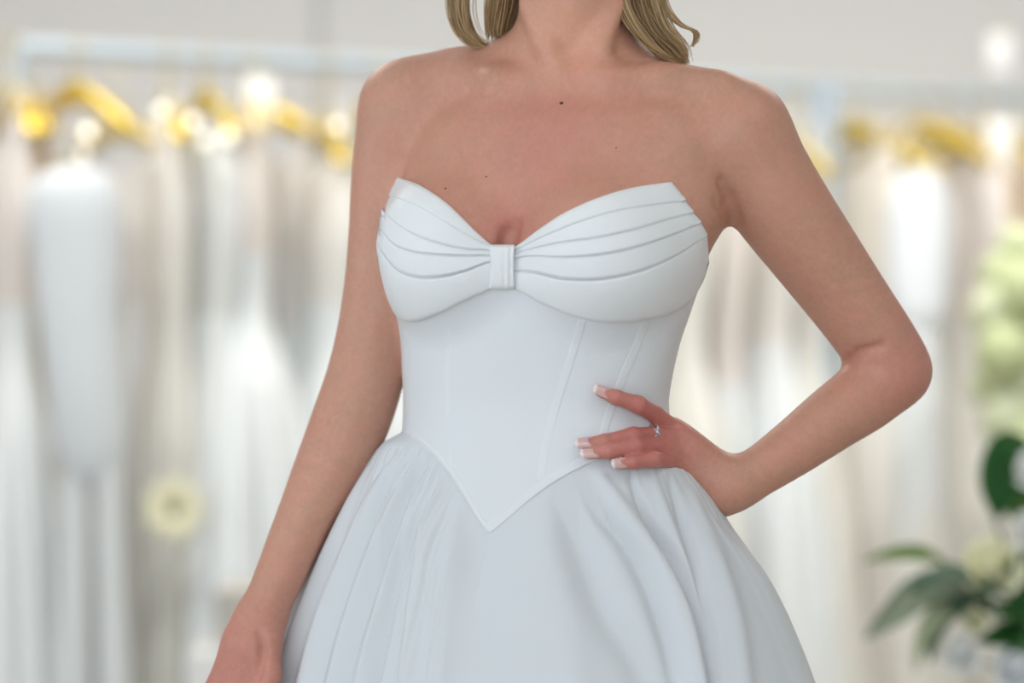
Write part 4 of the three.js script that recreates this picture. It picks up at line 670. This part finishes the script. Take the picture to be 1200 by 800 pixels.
{
  const Z = -1.3, base = P(1216, 905, Z - 0.02); const o = V(base.x, 0.30, base.z), Lp = (x, y, z) => P(x, y, z - 0.4).sub(o);
  const t = thing('flower_arrangement', 'arrangement of cream roses and dark green leaves in a white vase, lower right', 'flowers', [o.x, o.y, o.z]);
  const topY = CAM.y - (775 - 400) * (CAM.z - Z) / FPX - o.y, vp = [[0.001, 0], [0.06, 0], [0.064, 0.01], [0.082, 0.08], [0.085, 0.16], [0.068, 0.25], [0.058, topY - 0.04], [0.074, topY], [0.069, topY], [0.053, topY - 0.04], [0.06, 0.25], [0.001, 0.2]];
  part('vase', new THREE.LatheGeometry(vp.map(([x, y]) => new THREE.Vector2(x, y)), 40), std(0.78, 0.82, 0.85, { roughness: 0.25, clearcoat: 0.5 }), t);
  const DK = [0.016, 0.085, 0.016], DK2 = [0.02, 0.12, 0.02], MD = [0.12, 0.22, 0.05], GY = [0.10, 0.17, 0.11], PALE = [0.34, 0.40, 0.28], CR = [0.92, 0.91, 0.64], WHT = [0.88, 0.89, 0.85];
  const add = (pts, half, a, b, cup, n) => part('leaf', leaf(pts.map((q) => Lp(...q)), half, a, b, cup, n), leafShared, t);
  add([[1210, 520, -0.92], [1192, 536, -0.88], [1174, 566, -0.86], [1168, 610, -0.86]], 0.0480, DK, DK2, 0.2, V(-0.25, 0.2, 1));
  add([[1196, 560, -0.90], [1200, 590, -0.87], [1206, 625, -0.86]], 0.0364, MD, DK2, 0.2);
  add([[1215, 520, -0.95], [1232, 560, -0.95], [1240, 610, -0.95]], 0.0490, DK, DK2);
  add([[1112, 664, -0.90], [1085, 652, -0.86], [1052, 651, -0.82], [1012, 658, -0.78]], 0.0203, [0.16, 0.26, 0.06], [0.10, 0.19, 0.03], 0.3, V(0, 0.75, 0.66));
  add([[1166, 712, -0.88], [1130, 686, -0.84], [1082, 694, -0.80], [1044, 724, -0.78], [1012, 750, -0.76]], 0.0308, PALE, GY, 0.25, V(0.1, 0.7, 0.7));
  add([[1164, 706, -0.86], [1132, 674, -0.82], [1096, 676, -0.80], [1066, 696, -0.79]], 0.0224, GY, [0.05, 0.12, 0.07], 0.2, V(0, 0.85, 0.5));
  add([[1160, 712, -0.86], [1124, 702, -0.82], [1100, 730, -0.80], [1090, 778, -0.79]], 0.0266, [0.07, 0.13, 0.09], GY, 0.25, V(-0.5, 0.4, 0.8));
  add([[1150, 720, -0.84], [1106, 716, -0.80], [1082, 746, -0.78], [1072, 790, -0.77]], 0.0168, PALE, [0.42, 0.46, 0.22], 0.2, V(-0.5, 0.4, 0.8));
  add([[1222, 716, -0.88], [1190, 704, -0.83], [1164, 690, -0.80], [1140, 692, -0.79]], 0.0238, DK, GY, 0.25, V(0, 0.8, 0.6));
  add([[1226, 680, -0.9], [1206, 672, -0.85], [1196, 690, -0.82], [1192, 716, -0.81]], 0.0308, DK, DK2, 0.2);
  add([[1228, 752, -0.86], [1196, 742, -0.82], [1168, 748, -0.79], [1142, 752, -0.78]], 0.0252, DK, DK2, 0.2, V(0, 0.7, 0.7));
  add([[1238, 740, -0.86], [1216, 752, -0.80], [1190, 774, -0.78], [1170, 800, -0.78]], 0.0252, [0.06, 0.14, 0.05], DK2, 0.2);
  add([[1236, 700, -0.86], [1212, 716, -0.82], [1186, 716, -0.79], [1160, 706, -0.79]], 0.026, DK, DK2, 0.2, V(0, 0.6, 0.8)); add([[1226, 620, -0.9], [1206, 646, -0.85], [1192, 668, -0.83], [1186, 700, -0.82]], 0.022, DK, DK2, 0.2);
  for (const [x, y, z] of [[1166, 606, -0.88], [1112, 664, -0.9], [1166, 712, -0.88], [1165, 655, -0.88], [1205, 545, -0.9], [1205, 620, -0.9], [1120, 772, -0.82]]) part('stem', tube(spline([V(0, topY - 0.05, 0), Lp(lerp(1216, x, 0.5), lerp(790, y, 0.55), z), Lp(x, y, z)], 12), 0.0032, 6), std(0.10, 0.20, 0.06), t);
  rose(t, Lp(1164, 672, -0.86), 0.048, CR, [0.9, 0, 0.35], 'cream yellow rose'); rose(t, Lp(1214, 556, -0.86), 0.032, WHT, [1.0, 0, 0.3], 'white rose'); rose(t, Lp(1210, 626, -0.85), 0.030, WHT, [1.1, 0, 0.5], 'white rose');
  rose(t, Lp(1128, 772, -0.80), 0.030, [0.88, 0.90, 0.88], [1.0, 0, 0.4], 'white rose'); rose(t, Lp(1144, 728, -0.80), 0.020, [0.66, 0.68, 0.42], [1.0, 0, 0.5], 'pale yellow rose'); rose(t, Lp(1188, 790, -0.78), 0.034, [0.88, 0.91, 0.93], [1.0, 0, 0.1], 'white rose'); rose(t, Lp(1240, 650, -0.9), 0.04, WHT, [0.7, 0, -0.3], 'white rose');
  const pd = thing('pedestal', 'white pedestal under the flower vase, just below the frame', 'pedestal', [o.x, 0, o.z]); const m = new RoundedBoxGeometry(0.32, 0.26, 0.32, 2, 0.006); m.translate(0, 0.13, 0); part('pedestal_body', m, whitePaint, pd); const m2 = new RoundedBoxGeometry(0.36, 0.04, 0.36, 2, 0.006); m2.translate(0, 0.28, 0); part('pedestal_top', m2, whitePaint, pd);
}
{ // taller pale green flowers further back
  const Z = -2.7, o = V(P(1236, 400, Z).x, 0, Z), t = thing('hydrangea_stand', 'tall stand of pale green hydrangeas at the right edge before the gowns', 'flowers', [o.x, 0, o.z]);
  const floret = (c, n, s, out) => { const q = new THREE.Quaternion().setFromUnitVectors(V(0, 0, 1), n); for (let k = 0; k < 4; k++) { const a = k * Math.PI / 2 + 0.4, g = new THREE.CircleGeometry(s * 0.55, 6); g.scale(1, 0.85, 1); g.rotateZ(a); g.translate(Math.cos(a) * s * 0.5, Math.sin(a) * s * 0.5, 0); g.rotateX(0.15); g.applyQuaternion(q); g.translate(c.x, c.y, c.z); out.push(g); } };
  const cols = [[0.74, 0.79, 0.50], [0.78, 0.82, 0.58], [0.72, 0.78, 0.45]];
  [[1176, 322, 0.05], [1168, 366, 0.06], [1180, 412, 0.065], [1166, 452, 0.055], [1184, 492, 0.065], [1206, 340, 0.07], [1212, 390, 0.08], [1214, 450, 0.08], [1206, 530, 0.06], [1250, 370, 0.09], [1248, 440, 0.09], [1242, 500, 0.08], [1196, 290, 0.05]].forEach(([x, y, r], i) => { const c = P(x, y, Z + 0.05 * (i % 3)).sub(o), out = []; for (let k = 0; k < 90; k++) { const yy = 1 - 2 * (k + 0.5) / 90, a = k * 2.39996, n = V(Math.sqrt(1 - yy * yy) * Math.cos(a), yy, Math.sqrt(1 - yy * yy) * Math.sin(a)); floret(c.clone().addScaledVector(n, r * rr(0.85, 1)), n, 0.02, out); }
    part('hydrangea_head', mergeGeometries(out), std(...cols[i % 3], { roughness: 0.7 }), t); part('stem', tube(spline([V(0.03, 0.62, 0), V((c.x + 0.03) / 2, lerp(0.62, c.y, 0.5), 0), c], 10), 0.004, 6), std(0.2, 0.3, 0.1), t); });
  part('stand', new THREE.LatheGeometry([[0.001, 0], [0.13, 0], [0.13, 0.015], [0.02, 0.03], [0.015, 0.40], [0.03, 0.44], [0.075, 0.52], [0.085, 0.64], [0.078, 0.64], [0.068, 0.53], [0.001, 0.48]].map(([x, y]) => new THREE.Vector2(x, y)), 32), whitePaint, t);
}
renderer.render(scene, camera);
